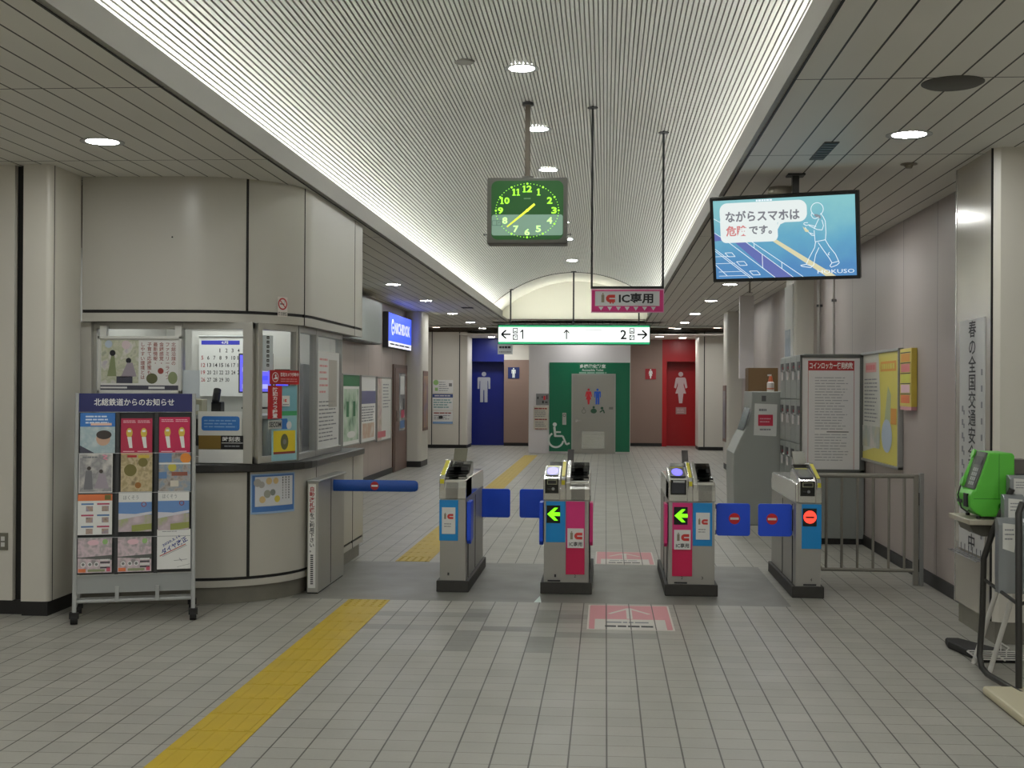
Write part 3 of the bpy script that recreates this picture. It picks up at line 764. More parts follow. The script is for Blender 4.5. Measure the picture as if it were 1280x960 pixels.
single(mb, 'no_smoking_sign', 'small round red no smoking sticker on the rounded upper wall of the office', 'sign', (-2.42,9.4,2.1))

# ------------------------------------------------------------------ leaflet rack
RZ = math.atan2(.25, .72)
rk = thing('leaflet_rack', 'grey metal leaflet rack with a navy header standing before the station office', 'rack', (-3.50,8.24,0), RZ)
W_ = .765; lean = math.tan(math.radians(9)); HT = 1.53
def RP(a, z, out=0.0): return (a, z*lean*.8 - out, z)   # point on the sloping face
for a in (0.0, W_):
    mb = MB(); mb.tube([RP(a,.06), RP(a,HT)], .014, lgrey, 8); mb.build('side_post', rk, local=True)
    mb = MB(); mb.tube([(a,.42,.06),(a,.25,HT-.2)], .012, lgrey, 8); mb.build('back_post', rk, local=True)
mb = MB()
mb.tube([(0,.42,.10),(W_,.42,.10)], .012, lgrey, 8)
mb.build('back_rail', rk, local=True)
mb = MB(); mb.tube([RP(0,.145,-.02),RP(W_,.145,-.02)], .012, lgrey, 8)
for a in (0,W_): mb.tube([(a,RP(a,.10)[1],.10),(a,.42,.10)], .011, lgrey, 8)
for a in (.27,.53): mb.box(a-.012,a+.012,RP(a,.2)[1]-.01,RP(a,.2)[1]+.01,.14,.24,lgrey)
mb.build('foot_rail', rk, local=True)
for a, yy in ((0,.0),(W_,.0),(0,.42),(W_,.42)):
    mb = MB(); mb.cyl((a-.022,yy+.01,.036),(a+.022,yy+.01,.036),.036,rubber); mb.box(a-.03,a+.03,yy-.02,yy+.03,.04,.08,rubber); mb.build('castor', rk, local=True)
mb = MB(); th = .012
q = [RP(.012,.32,-.03), RP(W_-.012,.32,-.03), RP(W_-.012,1.40,-.03), RP(.012,1.40,-.03)]
mb.add(q+[(x,y+.015,z) for x,y,z in q], [(0,1,2,3),(7,6,5,4),(0,4,5,1),(1,5,6,2),(2,6,7,3),(3,7,4,0)], mat('rack_back',(60,62,62)))
for a in (.264,.518): 
    mb.add([RP(a-.012,.32,.006),RP(a+.012,.32,.006),RP(a+.012,1.40,.006),RP(a-.012,1.40,.006)], [(0,1,2,3)], dark)
mb.build('back_panel', rk, local=True)
mb = MB(); q = [RP(.012,.20), RP(W_-.012,.20), RP(W_-.012,.315), RP(.012,.315)]
mb.add(q+[(x,y+.02,z) for x,y,z in q], [(0,1,2,3),(7,6,5,4),(0,4,5,1),(1,5,6,2),(2,6,7,3),(3,7,4,0)], mat('rack_grey',(150,153,151)))
mb.build('apron', rk, local=True)
mb = MB(); q = [RP(.008,1.405,.006), RP(W_-.008,1.405,.006), RP(W_-.008,HT,.006), RP(.008,HT,.006)]
mb.add(q+[(x,y+.02,z) for x,y,z in q], [(0,1,2,3),(7,6,5,4),(0,4,5,1),(1,5,6,2),(2,6,7,3),(3,7,4,0)], navy)
up = (Vector(RP(0,1)) - Vector(RP(0,0)))
p = Pan(mb, RP(.008,1.405,.006), (1,0,0), tuple(up)); p.text('北総鉄道からのお知らせ', .10, .042, .625, .092, inkw, 2, .012)
mb.build('header_board', rk, local=True)
# clear shelf fronts of the pockets
clear = make_glass(); clear.name = 'clear_acrylic'
mb = MB()
for zz in (.32,.565,.86,1.125):
    mb.add([RP(.012,zz,.03),RP(W_-.012,zz,.03),RP(W_-.012,zz+.004,.03),RP(.012,zz+.004,.03)], [(0,1,2,3)], lgrey)
mb.build('pocket_lip', rk, local=True)

def leaflet(label, a0, z0, w, h, base, draw, group=None, out=.014):
    """a leaflet standing in the rack: top-level, lying on the sloping face"""
    M = Matrix.Translation((-3.50,8.24,0)) @ Matrix.Rotation(RZ,4,'Z')
    o = M @ Vector(RP(a0, z0, out)); mb = MB()
    u = M.to_3x3() @ Vector((1,0,0)); v = M.to_3x3() @ up
    p = Pan(mb, o, u, v)
    flat(mb, p, w, h, base, .005); draw(p, w, h)
    return single(mb, 'leaflet', label, 'leaflet', tuple(o), group)
cols_ = (.030,.285,.535); LW = .205
def d_man(p,w,h):
    p.rect(0,.66*h,w,h,blue,1); p.lines(.15*w,.72*h,.9*w,.95*h,3,mat('sky_print',(206,222,240)),2,.5,.2,2); p.rect(.3*w,.69*h,.9*w,.75*h,mat('peach',(226,190,170)),3)
    p.rect(0,0,w,.66*h,picture('pool_photo',((180,196,196),(140,168,176),(206,210,204)),14),1); p.disc(.66*w,.36*h,.2*w,mat('skin_print',(196,160,136)),2,ry=.17*h); p.disc(.68*w,.46*h,.22*w,mat('hair_print',(58,50,46)),3,ry=.11*h); p.poly([(0,0),(0,.2*h),(.4*w,.02*h),(.4*w,0)],mat('slate',(70,70,84)),2)
leaflet('leaflet with a blue band over a bathing man, in the leaflet rack', cols_[0]-.008, 1.125, LW+.02, .275, white, d_man)
pinkleaf = mat('leaf_crimson',(176,36,72)); 
def d_pink(p,w,h):
    for c in (.27,.73):
        p.lines((c-.2)*w,.86*h,(c+.2)*w,.95*h,2,palep,1,.4,.1,3); p.disc(c*w,.58*h,.10*w,mat('leaf_gold',(206,180,70)),1,ry=.14*h); p.poly([(c*w-.07*w,.46*h),(c*w+.07*w,.46*h),(c*w+.10*w,.14*h),(c*w-.0*w,.14*h)],white,2); p.rect(c*w-.05*w,.60*h,c*w+.05*w,.66*h,white,2); p.rect((c-.2)*w,.03*h,(c+.16)*w,.05*h,palep,1)
leaflet('crimson leaflet with two gold bottles, beside the bathing man leaflet', cols_[1], 1.128, LW, .235, pinkleaf, d_pink)
leaflet('brighter crimson leaflet with two gold bottles, below the end of the header', cols_[2], 1.126, LW, .245, mat('leaf_crimson_bright',(190,30,80)), d_pink)
def d_drama(p,w,h):
    p.rect(.02*w,.02*h,.98*w,.98*h,picture('drama_photo',((150,150,146),(120,118,120),(186,182,176),(206,204,198)),12),1); p.disc(.3*w,.62*h,.06*w,mat('hair_print',(58,50,46)),2); p.poly([(.15*w,.08*h),(.2*w,.56*h),(.38*w,.56*h),(.42*w,.08*h)],mat('coat_print',(116,116,120)),2); p.poly([(.46*w,.1*h),(.6*w,.5*h),(.78*w,.46*h),(.9*w,.1*h)],mat('mauve_grey',(160,150,160)),2)
    p.disc(.66*w,.54*h,.06*w,mat('hair_print',(58,50,46)),3); p.stroke([(.7*w,.96*h),(.84*w,.93*h),(.72*w,.88*h),(.84*w,.84*h)],.008,mat('fan_pink',(226,150,170)),2); p.lines(.1*w,.86*h,.55*w,.95*h,1,inkl,2,.5,.1)
leaflet('pale grey leaflet showing two people in coats, below the bathing man leaflet', cols_[0]-.012, .865, LW+.01, .262, white, d_drama)
def d_tan(p,w,h):
    p.rect(0,0,w,h,picture('dish_photo',((110,90,50),(186,164,116),(140,120,70),(206,186,150)),16),1); p.rect(.2*w,.88*h,.5*w,.94*h,red,2); p.rect(.55*w,.86*h,.9*w,.94*h,mat('leaf_gold',(206,180,70)),2); p.rect(0,.96*h,w,h,mat('peach_top',(214,160,110)),2); p.disc(.55*w,.16*h,.1*w,mat('ochre_print',(150,100,40)),2); p.disc(.3*w,.55*h,.2*w,mat('moss_print',(112,104,50)),2); p.disc(.7*w,.75*h,.15*w,mat('moss_print',(112,104,50)),2)
leaflet('tan leaflet with photographs of food, middle column of the rack', cols_[1]+.002, .868, LW, .262, mat('leaf_tan',(200,170,130)), d_tan)
def d_mixed(p,w,h):
    p.rect(0,0,w,h,picture('village_photo',((96,86,76),(150,140,130),(100,126,150),(176,166,130)),18),1); p.rect(0,.76*h,.4*w,h,mat('lake_print',(96,130,176)),2); p.disc(.84*w,.86*h,.17*w,mat('sun_print',(226,140,50)),2); p.disc(.42*w,.62*h,.13*w,mat('leaf_lime',(190,180,70)),2); p.rect(0,.33*h,.25*w,.5*h,mat('lake_print',(96,130,176)),2); p.rect(.4*w,.4*h,.9*w,.5*h,mat('roof_print',(140,80,62)),2); p.rect(.0,.7*h,w,.74*h,white,3); p.rect(.36*w,.12*h,.62*w,.28*h,mat('wall_print',(206,200,186)),2)
leaflet('leaflet with a patchwork of lake, orange sun and village pictures', cols_[2], .866, LW+.005, .262, offw, d_mixed)
def d_shop(p,w,h):
    p.rect(0,.84*h,w,h,orange,1); p.rect(.78*w,.86*h,.96*w,.98*h,mat('moss_print',(112,104,50)),2)
    for r_ in range(3):
        for c_ in range(2):
            a=(.1+.46*c_)*w; b=(.58-.28*r_)*h
            p.rect(a,b+.16*h,a+.36*w,b+.2*h,(mat('cap_blue',(80,120,170)),mat('cap_red',(170,60,90)))[(r_+c_)%2],1); p.rect(a+.14*w,b,a+.34*w,b+.13*h,picture('goods_photo',((90,70,66),(160,130,110),(120,110,140)),40),1)
leaflet('white leaflet with an orange band over six small goods, below the two people in coats', cols_[0]-.016, .585, LW+.015, .27, white, d_shop)
def d_hokuso(p,w,h):
    p.rect(0,.0,w,.74*h,picture('blossom_photo',((196,176,184),(170,150,158),(150,160,96),(206,196,196)),11),1); p.rect(0,.42*h,w,.74*h,mat('sky_photo',(104,142,196)),2); p.poly([(0,.3*h),(w,.44*h),(w,.5*h),(.5*w,.44*h),(0,.46*h)],mat('cloud_print',(206,206,214)),3); p.poly([(.4*w,.0),(w,.05*h),(w,.2*h),(.4*w,.16*h)],mat('field_print',(150,156,84)),2)
    p.text('ほくそう',.14*w,.80*h,.60*w,.91*h,inkl,1,.0); p.ring(.76*w,.68*h,.012,.017,mat('rust',(150,70,62)),4)
leaflet('white topped magazine with blue sky over blossom, middle column of the rack', cols_[1]-.010, .60, LW+.01, .268, white, d_hokuso)
leaflet('white topped magazine with blue sky over blossom, above the timetable revision leaflet', cols_[2]-.004, .605, LW, .268, white, d_hokuso)
def d_blossom(p,w,h):
    p.rect(0,0,w,h,picture('bridge_photo',((120,112,112),(206,180,188),(150,140,140),(226,206,212)),13),1); p.poly([(0,.44*h),(w,.5*h),(w,.36*h),(0,.42*h)],mat('bridge_print',(92,94,90)),2); p.disc(.45*w,.86*h,.17*w,palep,2,ry=.08*h); p.disc(.8*w,.88*h,.08*w,mat('leaf_fresh',(150,190,120)),2)
    for c in (.16,.36,.55): p.disc(c*w,.24*h,.07*w,white,2); p.disc(c*w,.24*h,.045*w,grey,3)
    for k in range(4): p.rect(.66*w,.12*h+k*.075*h,.95*w,.16*h+k*.075*h,(ink,white)[k%2],2)
    p.rect(.02*w,.02*h,.24*w,.12*h,orange,2); p.rect(.3*w,.03*h,.8*w,.10*h,mat('sage',(140,150,110)),2); p.rect(.85*w,.03*h,.96*w,.14*h,mat('leaf_rose',(206,90,110)),2)
leaflet('pink blossom leaflet with a dark bridge, bottom of the outer column of the rack', cols_[0]-.012, .335, LW+.012, .232, white, d_blossom)
leaflet('pink blossom leaflet with a dark bridge, bottom of the middle column of the rack', cols_[1]-.012, .335, LW+.012, .232, white, d_blossom)
def d_dia(p,w,h):
    p.text('2020.3.14',.12*w,.68*h,.72*w,.74*h,mat('dia_blue',(44,62,140)),1,.02,rot=.52); p.text('ダイヤ改正',.08*w,.52*h,.94*w,.66*h,mat('dia_blue',(44,62,140)),1,.025,rot=.52)
    p.stroke([(.08*w,.33*h),(.85*w,.62*h)],.006,mat('dia_red',(180,90,84)),1); p.stroke([(.16*w,.32*h),(.88*w,.59*h)],.003,inkl,1); p.stroke([(.5*w,.21*h),(.9*w,.24*h)],.003,inkl,1); p.stroke([(.66*w,.27*h),(.74*w,.19*h)],.004,inkl,1); p.stroke([(.6*w,.05*h),(.98*w,.12*h)],.002,inkl,1); p.lines(.15*w,.93*h,.6*w,.96*h,1,inkl,1,.5)
leaflet('plain white leaflet with slanting blue title, bottom of the rack under the end magazine', cols_[2]-.008, .345, LW+.015, .268, white, d_dia)
# ------------------------------------------------------------------ ticket gates
arrowg = mat('led_green',(120,255,20),.4,emit=1.3); ledred = mat('led_red',(255,66,50),.4,emit=1.3); lcd = mat('lcd_violet',(112,104,255),.3,emit=1.2)
icg = mat('ic_grey',(140,132,112)); icr = mat('ic_red',(206,60,54))
yel_strip = mat('reader_yellow',(206,196,40),.4); gatebase = noisy('gate_base',(54,52,48),.2,20,.6)
Y0, Y1 = 9.85, 11.27
def arrow_left(p, cx, cy, s, m, lay):
    p.poly([(cx-.5*s,cy),(cx+.06*s,cy+.50*s),(cx+.34*s,cy+.50*s),(cx-.0*s,cy+.14*s),(cx+.5*s,cy+.14*s),(cx+.5*s,cy-.14*s),(cx-.0*s,cy-.14*s),(cx+.34*s,cy-.50*s),(cx+.06*s,cy-.50*s)], m, lay)
def gate(label, x0, x1, lanes, spine, flap=None, housings=()):
    """lanes: list of dicts from left to right: x0,x1, kind 'reader' or 'outlet', panel colour, marks"""
    t = thing('ticket_gate', label, 'ticket gate', ((x0+x1)/2, Y0, 0), 0, 'automatic ticket gates')
    mb = MB(); mb.prism([(x0-.02,Y0+.0),(x1+.02,Y0+.0),(x1+.02,Y1+.02),(x0-.02,Y1+.02)],'z',0,.088,gatebase); mb.build('base', t, bevel=.006)
    # lower cabinet with tapering ends, upper head along the whole length
    mb = MB(); mb.prism([(Y0+.012,.088),(Y1,.088),(Y1,.72),(Y0,.72),(Y0-.004,.45)],'x',x0+.006,x1-.006,steeld)
    for xs, d in ((x0+.006,-1),(x1-.006,1)):
        mb.box(min(xs,xs+d*.006),max(xs,xs+d*.006),Y0+.16,Y0+.168,.09,.70,dark); mb.box(min(xs,xs+d*.004),max(xs,xs+d*.004),Y0+.72,Y0+.728,.09,.70,dark)
    mb.build('cabinet', t, bevel=.006)
    mb = MB(); mb.prism([(Y0+.01,.722),(Y1,.722),(Y1+.01,.80),(Y1-.03,.868),(Y0+.30,.875),(Y0+.02,.868)],'x',x0+.004,x1-.004,steel); mb.build('head', t, bevel=.008)
    for L in lanes:
        a, b = L['x0'], L['x1']
        # coloured front panel
        if L.get('panel'):
            zb = L.get('zb', .398)
            mb = MB(); mb.prism([(Y0-.004,zb),(Y0+.02,zb),(Y0+.02,.713),(Y0-.010,.713),(Y0-.010,.50)],'x',a+.002,b-.002,L['panel'])
            if L.get('step'):
                mb.prism([(Y0-.004,.152),(Y0+.02,.152),(Y0+.02,zb),(Y0-.004,zb)],'x',a+.002,b-.002,L['step'])
            fp = mb.build('front_panel', t, bevel=.002)
            if L.get('sign'):
                s0 = L['sign_x']; mb = MB(); mb.box(s0-.052,s0+.052,Y0-.014,Y0-.006,.547,.682,blackg); p = Pan(mb,(s0-.052,Y0-.014,.547),(1,0,0),(0,0,1))
                if L['sign'] == 'arrow': arrow_left(p,.054,.068,.098,arrowg,1)
                else: p.disc(.054,.07,.049,ledred,1); p.rect(.022,.062,.086,.074,black,2)
                mb.build('lane_indicator', t)
            if L.get('label'):
                s0, z0, ww, hh = L['label_at']; mb = MB(); mb.box(s0-ww/2,s0+ww/2,Y0-.0135,Y0-.009,z0,z0+hh,white); p = Pan(mb,(s0-ww/2,Y0-.0135,z0),(1,0,0),(0,0,1),.0005)
                if L['label'] == 'only':
                    ic_logo(p,.022,hh*.44,.052,icg,icr,1); p.text('IC専用',.014,hh*.08,ww-.012,hh*.08+.036,ink,1,.02)
                else:
                    ic_logo(p,.018,hh*.56,.040,icg,icr,1); p.lines(.018,hh*.24,ww-.02,hh*.42,2,inkl,1,.35,.3,5)
                mb.build('card_label', t, bevel=.0)
        if L.get('num'):
            mb = MB(); p = Pan(mb,((a+b)/2-.02,Y0-.001,.10),(1,0,0),(0,0,1)); p.text(L['num'],.012,.03,.026,.052,ink,4)
            if L.get('plate'): p.rect(-.04,-.004,.058,.008,ink,4)
            mb.build('lane_number', t)
        if L['kind'] == 'reader':
            mb = MB(); mb.prism([(Y0-.012,.72),(Y0+.42,.72),(Y0+.42,.93),(Y0+.36,.965),(Y0+.06,.915),(Y0-.012,.885)],'x',a,b,steel); rd = mb.build('reader_head', t, bevel=.008)
            mb = MB(); c, e = a+.014, b-.014
            mb.prism([(Y0-.018,.775),(Y0-.010,.775),(Y0-.010,.888),(Y0-.016,.884)],'x',c,e,blackg)
            pf = Pan(mb,(c,Y0-.0185,.775),(1,0,0),(0,0,1),.0008)
            if L.get('slot'): pf.rect(.016,.068,e-c-.012,.104,mat('display_frame',(150,150,120)),1); pf.rect(.021,.073,e-c-.017,.099,black,2); pf.disc(.062,.034,.012,grey,2,12); pf.rect(.02,.03,.045,.038,dark,2)
            else: pf.rect(.01,.012,e-c-.01,.09,mat('reader_face',(52,54,60),.4),1); pf.rect(.02,.092,e-c-.012,.108,lgrey,1)
            mb.build('reader_face', rd)
            mb = MB(); sl = math.atan2(.05,.30); pf = Pan(mb,(c,Y0+.03,.9115),(1,0,0),(0,math.cos(sl),math.sin(sl)),.001)
            pf.rrect(0,0,e-c,.33,.02,mat('reader_top',(96,98,104),.3),1); pf.rect(.006,.285,e-c-.006,.31,yel_strip,2)
            if L.get('lit'): pf.disc((e-c)/2,.14,.042,lcd,2,24,ry=.125)
            else: pf.disc((e-c)/2,.14,.042,mat('reader_pad',(120,124,116),.3),2,24,ry=.125)
            mb.build('touch_pad', rd)
        else:
            # rounded stainless outlet end, dark ticket tray and hood behind it
            prof = [(Y0+.42,.722),(Y0-.008,.722)] + [(Y0-.008+.075*(1-math.cos(k*PI/12)), .785+.085*math.sin(k*PI/12)) for k in range(1,7)] + [(Y0+.42,.872)]
            mb = MB(); mb.prism(prof,'x',a,b,steel); mb.build('outlet_head', t, bevel=.003)
            mb = MB(); mb.prism([(Y0+.10,.872),(Y0+.62,.872),(Y0+.62,.975),(Y0+.52,.985),(Y0+.44,.965),(Y0+.30,.905),(Y0+.11,.898)],'x',a+.008,b-.008,blackg); hd = mb.build('ticket_tray', t, bevel=.006)
            mb = MB(); mb.box(a+.02,b-.02,Y0+.34,Y0+.345,.918,.95,dark); mb.box(a+.012,b-.012,Y0+.095,Y0+.102,.874,.882,chrome); mb.build('ticket_slot', hd)
    # raised divider fins
    for i, (a, b) in enumerate(spine):
        mb = MB(); mb.prism([(Y0-.006,.722),(Y1-.30,.722),(Y1-.30,.90),(Y0+.55,1.00),(Y0+.42,1.005),(Y0+.02,.90),(Y0-.006,.86)],'x',a+.001,b-.001,steel)
        fin = mb.build('divider_fin', t, bevel=.006)
        if i == 0:
            mb = MB(); sl = math.atan2(.105,.40); pf = Pan(mb,(a+.006,Y0+.03,.9055),(1,0,0),(0,math.cos(sl),math.sin(sl)),.001); pf.rect(0,0,b-a-.012,.36,yel_strip,1)
            mb.box(a+.006,b-.006,Y0-.0085,Y0-.004,.84,.875,yel_strip); mb.build('hazard_strip', fin)
    # sloping display hood near the far end
    fx0, fx1 = (spine[0][0]-.02, spine[-1][1]+.05) if len(spine) == 1 else (spine[0][1]-.02, spine[0][1]+.035)
    mb = MB(); mb.prism([(Y1-.42,.90),(Y1-.40,.90),(Y1-.24,1.045),(Y1-.25,1.06)],'x',fx0,fx1,mat('hood_pale',(110,108,92),.3) if len(spine) == 1 else mat('hood_dark',(60,56,54),.3)); mb.box((fx0+fx1)/2-.012,(fx0+fx1)/2+.012,Y1-.36,Y1-.33,.87,.96,dark); mb.build('passenger_display', t, bevel=.004)
    for hx0, hx1, m_ in housings:
        mb = MB(); mb.prism([(Y0+.015,.40),(Y0+.05,.37),(Y0+.20,.40),(Y0+.20,.70),(Y0+.015,.70)],'x',hx0,hx1,m_); mb.build('sensor_housing', t, bevel=.004)
    if flap:
        fx0, fx1, fy, sgn, mark = flap
        mb = MB(); r = .02; z0, z1 = .450, .700
        pts = []
        for cx, cz, q0 in ((fx1-r,z0+r,-PI/2),(fx1-r,z1-r,0),(fx0+r,z1-r,PI/2),(fx0+r,z0+r,PI)):
            pts += [(cx+r*math.cos(q0+k*PI/8),cz+r*math.sin(q0+k*PI/8)) for k in range(5)]
        mb.prism(pts,'y',fy,fy+.022,flapb)
        if mark is not None: no_entry(Pan(mb,(0,fy,0),(1,0,0),(0,0,1)), mark, .583, .043, mat('disc_red',(196,22,30),.4), white, 2)
        fl = mb.build('flap', t, bevel=.003)
        hx = fx0 if sgn > 0 else fx1
        mb = MB()
        for zz in (.475,.675): mb.cyl((hx-sgn*.012,fy+.011,zz-.018),(hx-sgn*.012,fy+.011,zz+.018),.012,chrome,seg=12)
        mb.build('hinge', fl)
    return t
blueL = dict(panel=gateb); 
gate('single ticket gate with white card label, beside the blue swing arm of the wide passage', -1.28, -1.068,
     [dict(x0=-1.28,x1=-1.13,kind='none',panel=gateb,label='small',label_at=(-1.205,.452,.105,.205),num='1'), dict(x0=-1.232,x1=-1.072,kind='outlet')],
     [(-1.28,-1.236)], flap=(-1.089,-.827,11.16,1,None), housings=((-1.068,-1.035,flapb),))
gate('double ticket gate with green arrow on a blue panel and pink card only panel', -.474, -.117,
     [dict(x0=-.455,x1=-.301,kind='none',panel=gateb,sign='arrow',sign_x=-.395,num='1',plate=1), dict(x0=-.300,x1=-.152,kind='none',panel=pink,zb=.36,step=mat('ic_crimson',(200,20,80),.4),label='only',label_at=(-.224,.357,.125,.15),num='2'),
      dict(x0=-.474,x1=-.342,kind='reader',slot=1,lit=1), dict(x0=-.262,x1=-.119,kind='outlet')],
     [(-.340,-.302),(-.301,-.264)], flap=(-.744,-.50,11.16,-1,None), housings=((-.505,-.474,flapb),(-.117,-.092,pink)))
gate('double ticket gate with green arrow on a pink panel and a no entry flap', .480, .842,
     [dict(x0=.512,x1=.668,kind='none',panel=pink,zb=.36,step=mat('ic_crimson',(200,20,80),.4),sign='arrow',sign_x=.577,label='only',label_at=(.590,.357,.125,.15),num='2',plate=1), dict(x0=.668,x1=.818,kind='none',panel=gateb,zb=.385,label='small',label_at=(.745,.435,.105,.205),num='3'),
      dict(x0=.484,x1=.632,kind='reader',lit=1), dict(x0=.708,x1=.840,kind='outlet')],
     [(.633,.669),(.670,.706)], flap=(.86,1.118,9.99,1,.998), housings=((.454,.480,pink),))
gate('ticket gate with red stop display and no entry flap, beside the fence', 1.440, 1.640,
     [dict(x0=1.487,x1=1.638,kind='none',panel=gateb,zb=.375,sign='stop',sign_x=1.547,num='4',plate=1), dict(x0=1.462,x1=1.598,kind='reader',slot=1)],
     [(1.600,1.638)], flap=(1.180,1.436,9.99,-1,1.285))

# swing arm barrier of the wide passage
t = thing('swing_barrier', 'stainless barrier post with a blue arm and an upright notice, fixed at the office corner', 'barrier', (-2.21,9.66,0))
mb = MB(); mb.prism([(-2.271,9.66),(-2.185,9.66),(-2.185,10.62),(-2.271,10.62)],'z',.01,.852,steeld); mb.box(-2.186,-2.182,10.1,10.108,.02,.85,dark); mb.build('post', t, bevel=.004)
mb = MB(); mb.box(-2.272,-2.172,9.645,10.66,.852,.872,alum); mb.build('lid', t, bevel=.006)
mb = MB(); mb.box(-2.27,-2.19,9.67,10.6,0,.012,rubber); mb.build('base', t)
mb = MB(); pts = []; r = .047
mb.loft([[(xx, 10.2+.022*math.cos(2*PI*k/14)*s_, .790+r*math.sin(2*PI*k/14)*s_) for k in range(14)] for xx, s_ in ((-2.25,1),(-1.56,1),(-1.52,.95),(-1.503,.75),(-1.497,.4))], armb)
arm = mb.build('arm', t, smooth=True)
mb = MB(); p = Pan(mb,(-1.846,10.1765,.791),(1,0,0),(0,0,1)); no_entry(p,0,0,.034,red,inkw,1); mb.build('no_entry_disc', arm)
mb = MB(); mb.box(-2.262,-2.206,9.655,9.66,.045,.838,white); p = Pan(mb,(-2.262,9.655,.045),(1,0,0),(0,0,1))
p.vtext('自動改札機', .028,.775,.040,mat('dia_red2',(176,48,56)),1,.02); p.vtext('をご利用下さい。', .028,.575,.038,ink,1,.02)
for k in range(15): p.rect(.017,.245-.0155*k,.039,.254-.0155*k,ink,1)
mb.build('notice_strip', t)

# card only stickers on the floor
def floor_sticker(label, x0, x1, y0, y1, flip):
    mb = MB(); p = Pan(mb,(x0,y0,.0),(1,0,0),(0,1,0),.0004); w_, h_ = x1-x0, y1-y0
    fp = mat('floor_pink',(206,138,144),.5); fw = mat('floor_white',(206,202,194),.5)
    flat(mb, Pan(mb,(x0,y0,.0012),(1,0,0),(0,1,0)), w_, h_, fw, .0010); p = Pan(mb,(x0,y0,.0012),(1,0,0),(0,1,0),.0004)
    p.rrect(.012,.02,w_-.012,h_-.02,.02,fp,1); p.rect(.05,.02,w_-.05,.40*h_,fw,2)
    p.lines(.13,.24*h_,w_-.13,.32*h_,1,inkl,3,.6,.1,2); p.lines(.12,.08*h_,w_-.12,.18*h_,1,ink,3,.6,.1,3)
    cx = w_/2; p.stroke([(cx-.14,.62*h_),(cx,.86*h_),(cx+.14,.62*h_)],.028,fw,2); p.rect(cx-.02,.42*h_,cx+.02,.84*h_,fw,3)
    for k in range(5): p.rect(.0,.0,0.001,.001,fw,1)
    for xx in (.013,.1765,.340): 
        a = xx - x0
        if 0 < a < w_: p.rect(a-.0036,0,a+.0036,h_,mat('grout_worn',(80,76,70)),4)
    return single(mb,'floor_sticker',label,'sticker',(x0,y0,.0))
floor_sticker('worn pink card only floor sticker on the tiles before the ticket gates', -.115, .462, 8.42, 9.38, 0)
floor_sticker('faded pink card only floor sticker on the tiles beyond the ticket gates', -.085, .455, 11.56, 12.45, 1)
mb = MB(); flat(mb, Pan(mb,(-.49,9.44,.0016),(1,0,0),(0,1,0)), .0001, .0001, white, .001); p = Pan(mb,(-.49,9.44,.0012),(1,0,0),(0,1,0)); p.poly([(-.03,0),(.025,0),(.0,.30)],mat('marker_white',(206,222,214)),1)
single(mb,'floor_marker','small white triangular mark on the dark floor band by the double gate','marker',(-.49,9.44,0))

# tactile paving strips: raised bars and a row of warning dots
def tactile(label, y0, y1, dots):
    t = thing('tactile_paving', label, 'tactile paving', (-1.745,y0,0))
    ty = noisy('tactile_yellow', (186,158,8), .14, 5.0, .5)
    mb = MB(); n = max(1, round((y1-y0)/.307)); L = (y1-y0)/n
    for k in range(n): mb.box(-1.9,-1.592,y0+k*L+.002,y0+(k+1)*L-.002,0,.0025,ty)
    mb.box(-1.902,-1.59,y0,y1,0,.0008,mat('grout_yellow',(150,126,30)))
    mb.build('base_tile', t)
    mb = MB()
    for k in range(n):
        a, b = y0+k*L, y0+(k+1)*L
        if k in dots:
            for i in range(5):
                for j in range(5):
                    cx, cy = -1.9+.031+.0615*i, a+.031+.0615*j
                    ring = [(cx+.012*math.cos(2*PI*q/8), cy+.012*math.sin(2*PI*q/8)) for q in range(8)]
                    mb.prism(ring,'z',.0025,.005,ty)
        else:
            for i in range(4): mb.box(-1.9+.03+.0745*i,-1.9+.055+.0745*i,a+.018,b-.018,.0025,.0038,ty)
    mb.build('raised_pattern', t, kind='stuff')
    return t
tactile('yellow tactile paving strip leading up to the dark floor band before the gates', 3.3, 9.44, {19})
tactile('yellow tactile paving strip running on beyond the gates towards the toilets', 11.55, 30.2, {0})
# ------------------------------------------------------------------ hanging clock
t = thing('hanging_clock', 'square grey station clock with lit green dial hung from the ribbed vault', 'clock', (-.684,11.05,2.83))
cb = mat('clock_case',(96,95,90),.45,.3)
mb = MB(); mb.box(-1.034,-.337,11.05,11.25,2.83,3.405,cb); mb.build('case', t, bevel=.012)
mb = MB(); mb.box(-.710,-.666,11.11,11.155,3.40,4.08,mat('pole_brown',(92,84,72),.45,.3)); mb.lathe([(.0,3.40),(.06,3.40),(.05,3.425),(.0,3.43)],(-.688,11.13,0),cb,20); mb.lathe([(.0,4.045),(.05,4.045),(.05,4.07),(.0,4.07)],(-.688,11.13,0),dark,16); mb.build('hanging_pole', t)
# dial: dark green, with the brighter lamp band at the foot of the diffuser
dg = mat('dial_green',(24,70,32),.3,emit=.35,ecol=(40,96,40)); dl = mat('dial_lamp_band',(90,120,104),.3,emit=.5,ecol=(140,172,152)); num = mat('dial_numeral',(150,255,60),.4,emit=.95,ecol=(170,240,60)); numw = mat('dial_numeral_pale',(190,240,160),.4,emit=.9,ecol=(196,236,150))
mb = MB(); p = Pan(mb,(-.684,11.05,3.119),(1,0,0),(0,0,1),.0012)
p.rrect(-.312,-.252,.312,.258,.055,dg,1,6); p.rrect(-.308,-.215,.308,-.035,.02,dl,2,4)
for k in range(60):
    a = 2*PI*k/60; big = k % 5 == 0; rx, ry = .272, .232
    if big: p.disc(rx*math.sin(a), ry*math.cos(a), .009, num, 3, 10)
    else: p.disc(rx*math.sin(a), ry*math.cos(a), .0042, num, 3, 6)
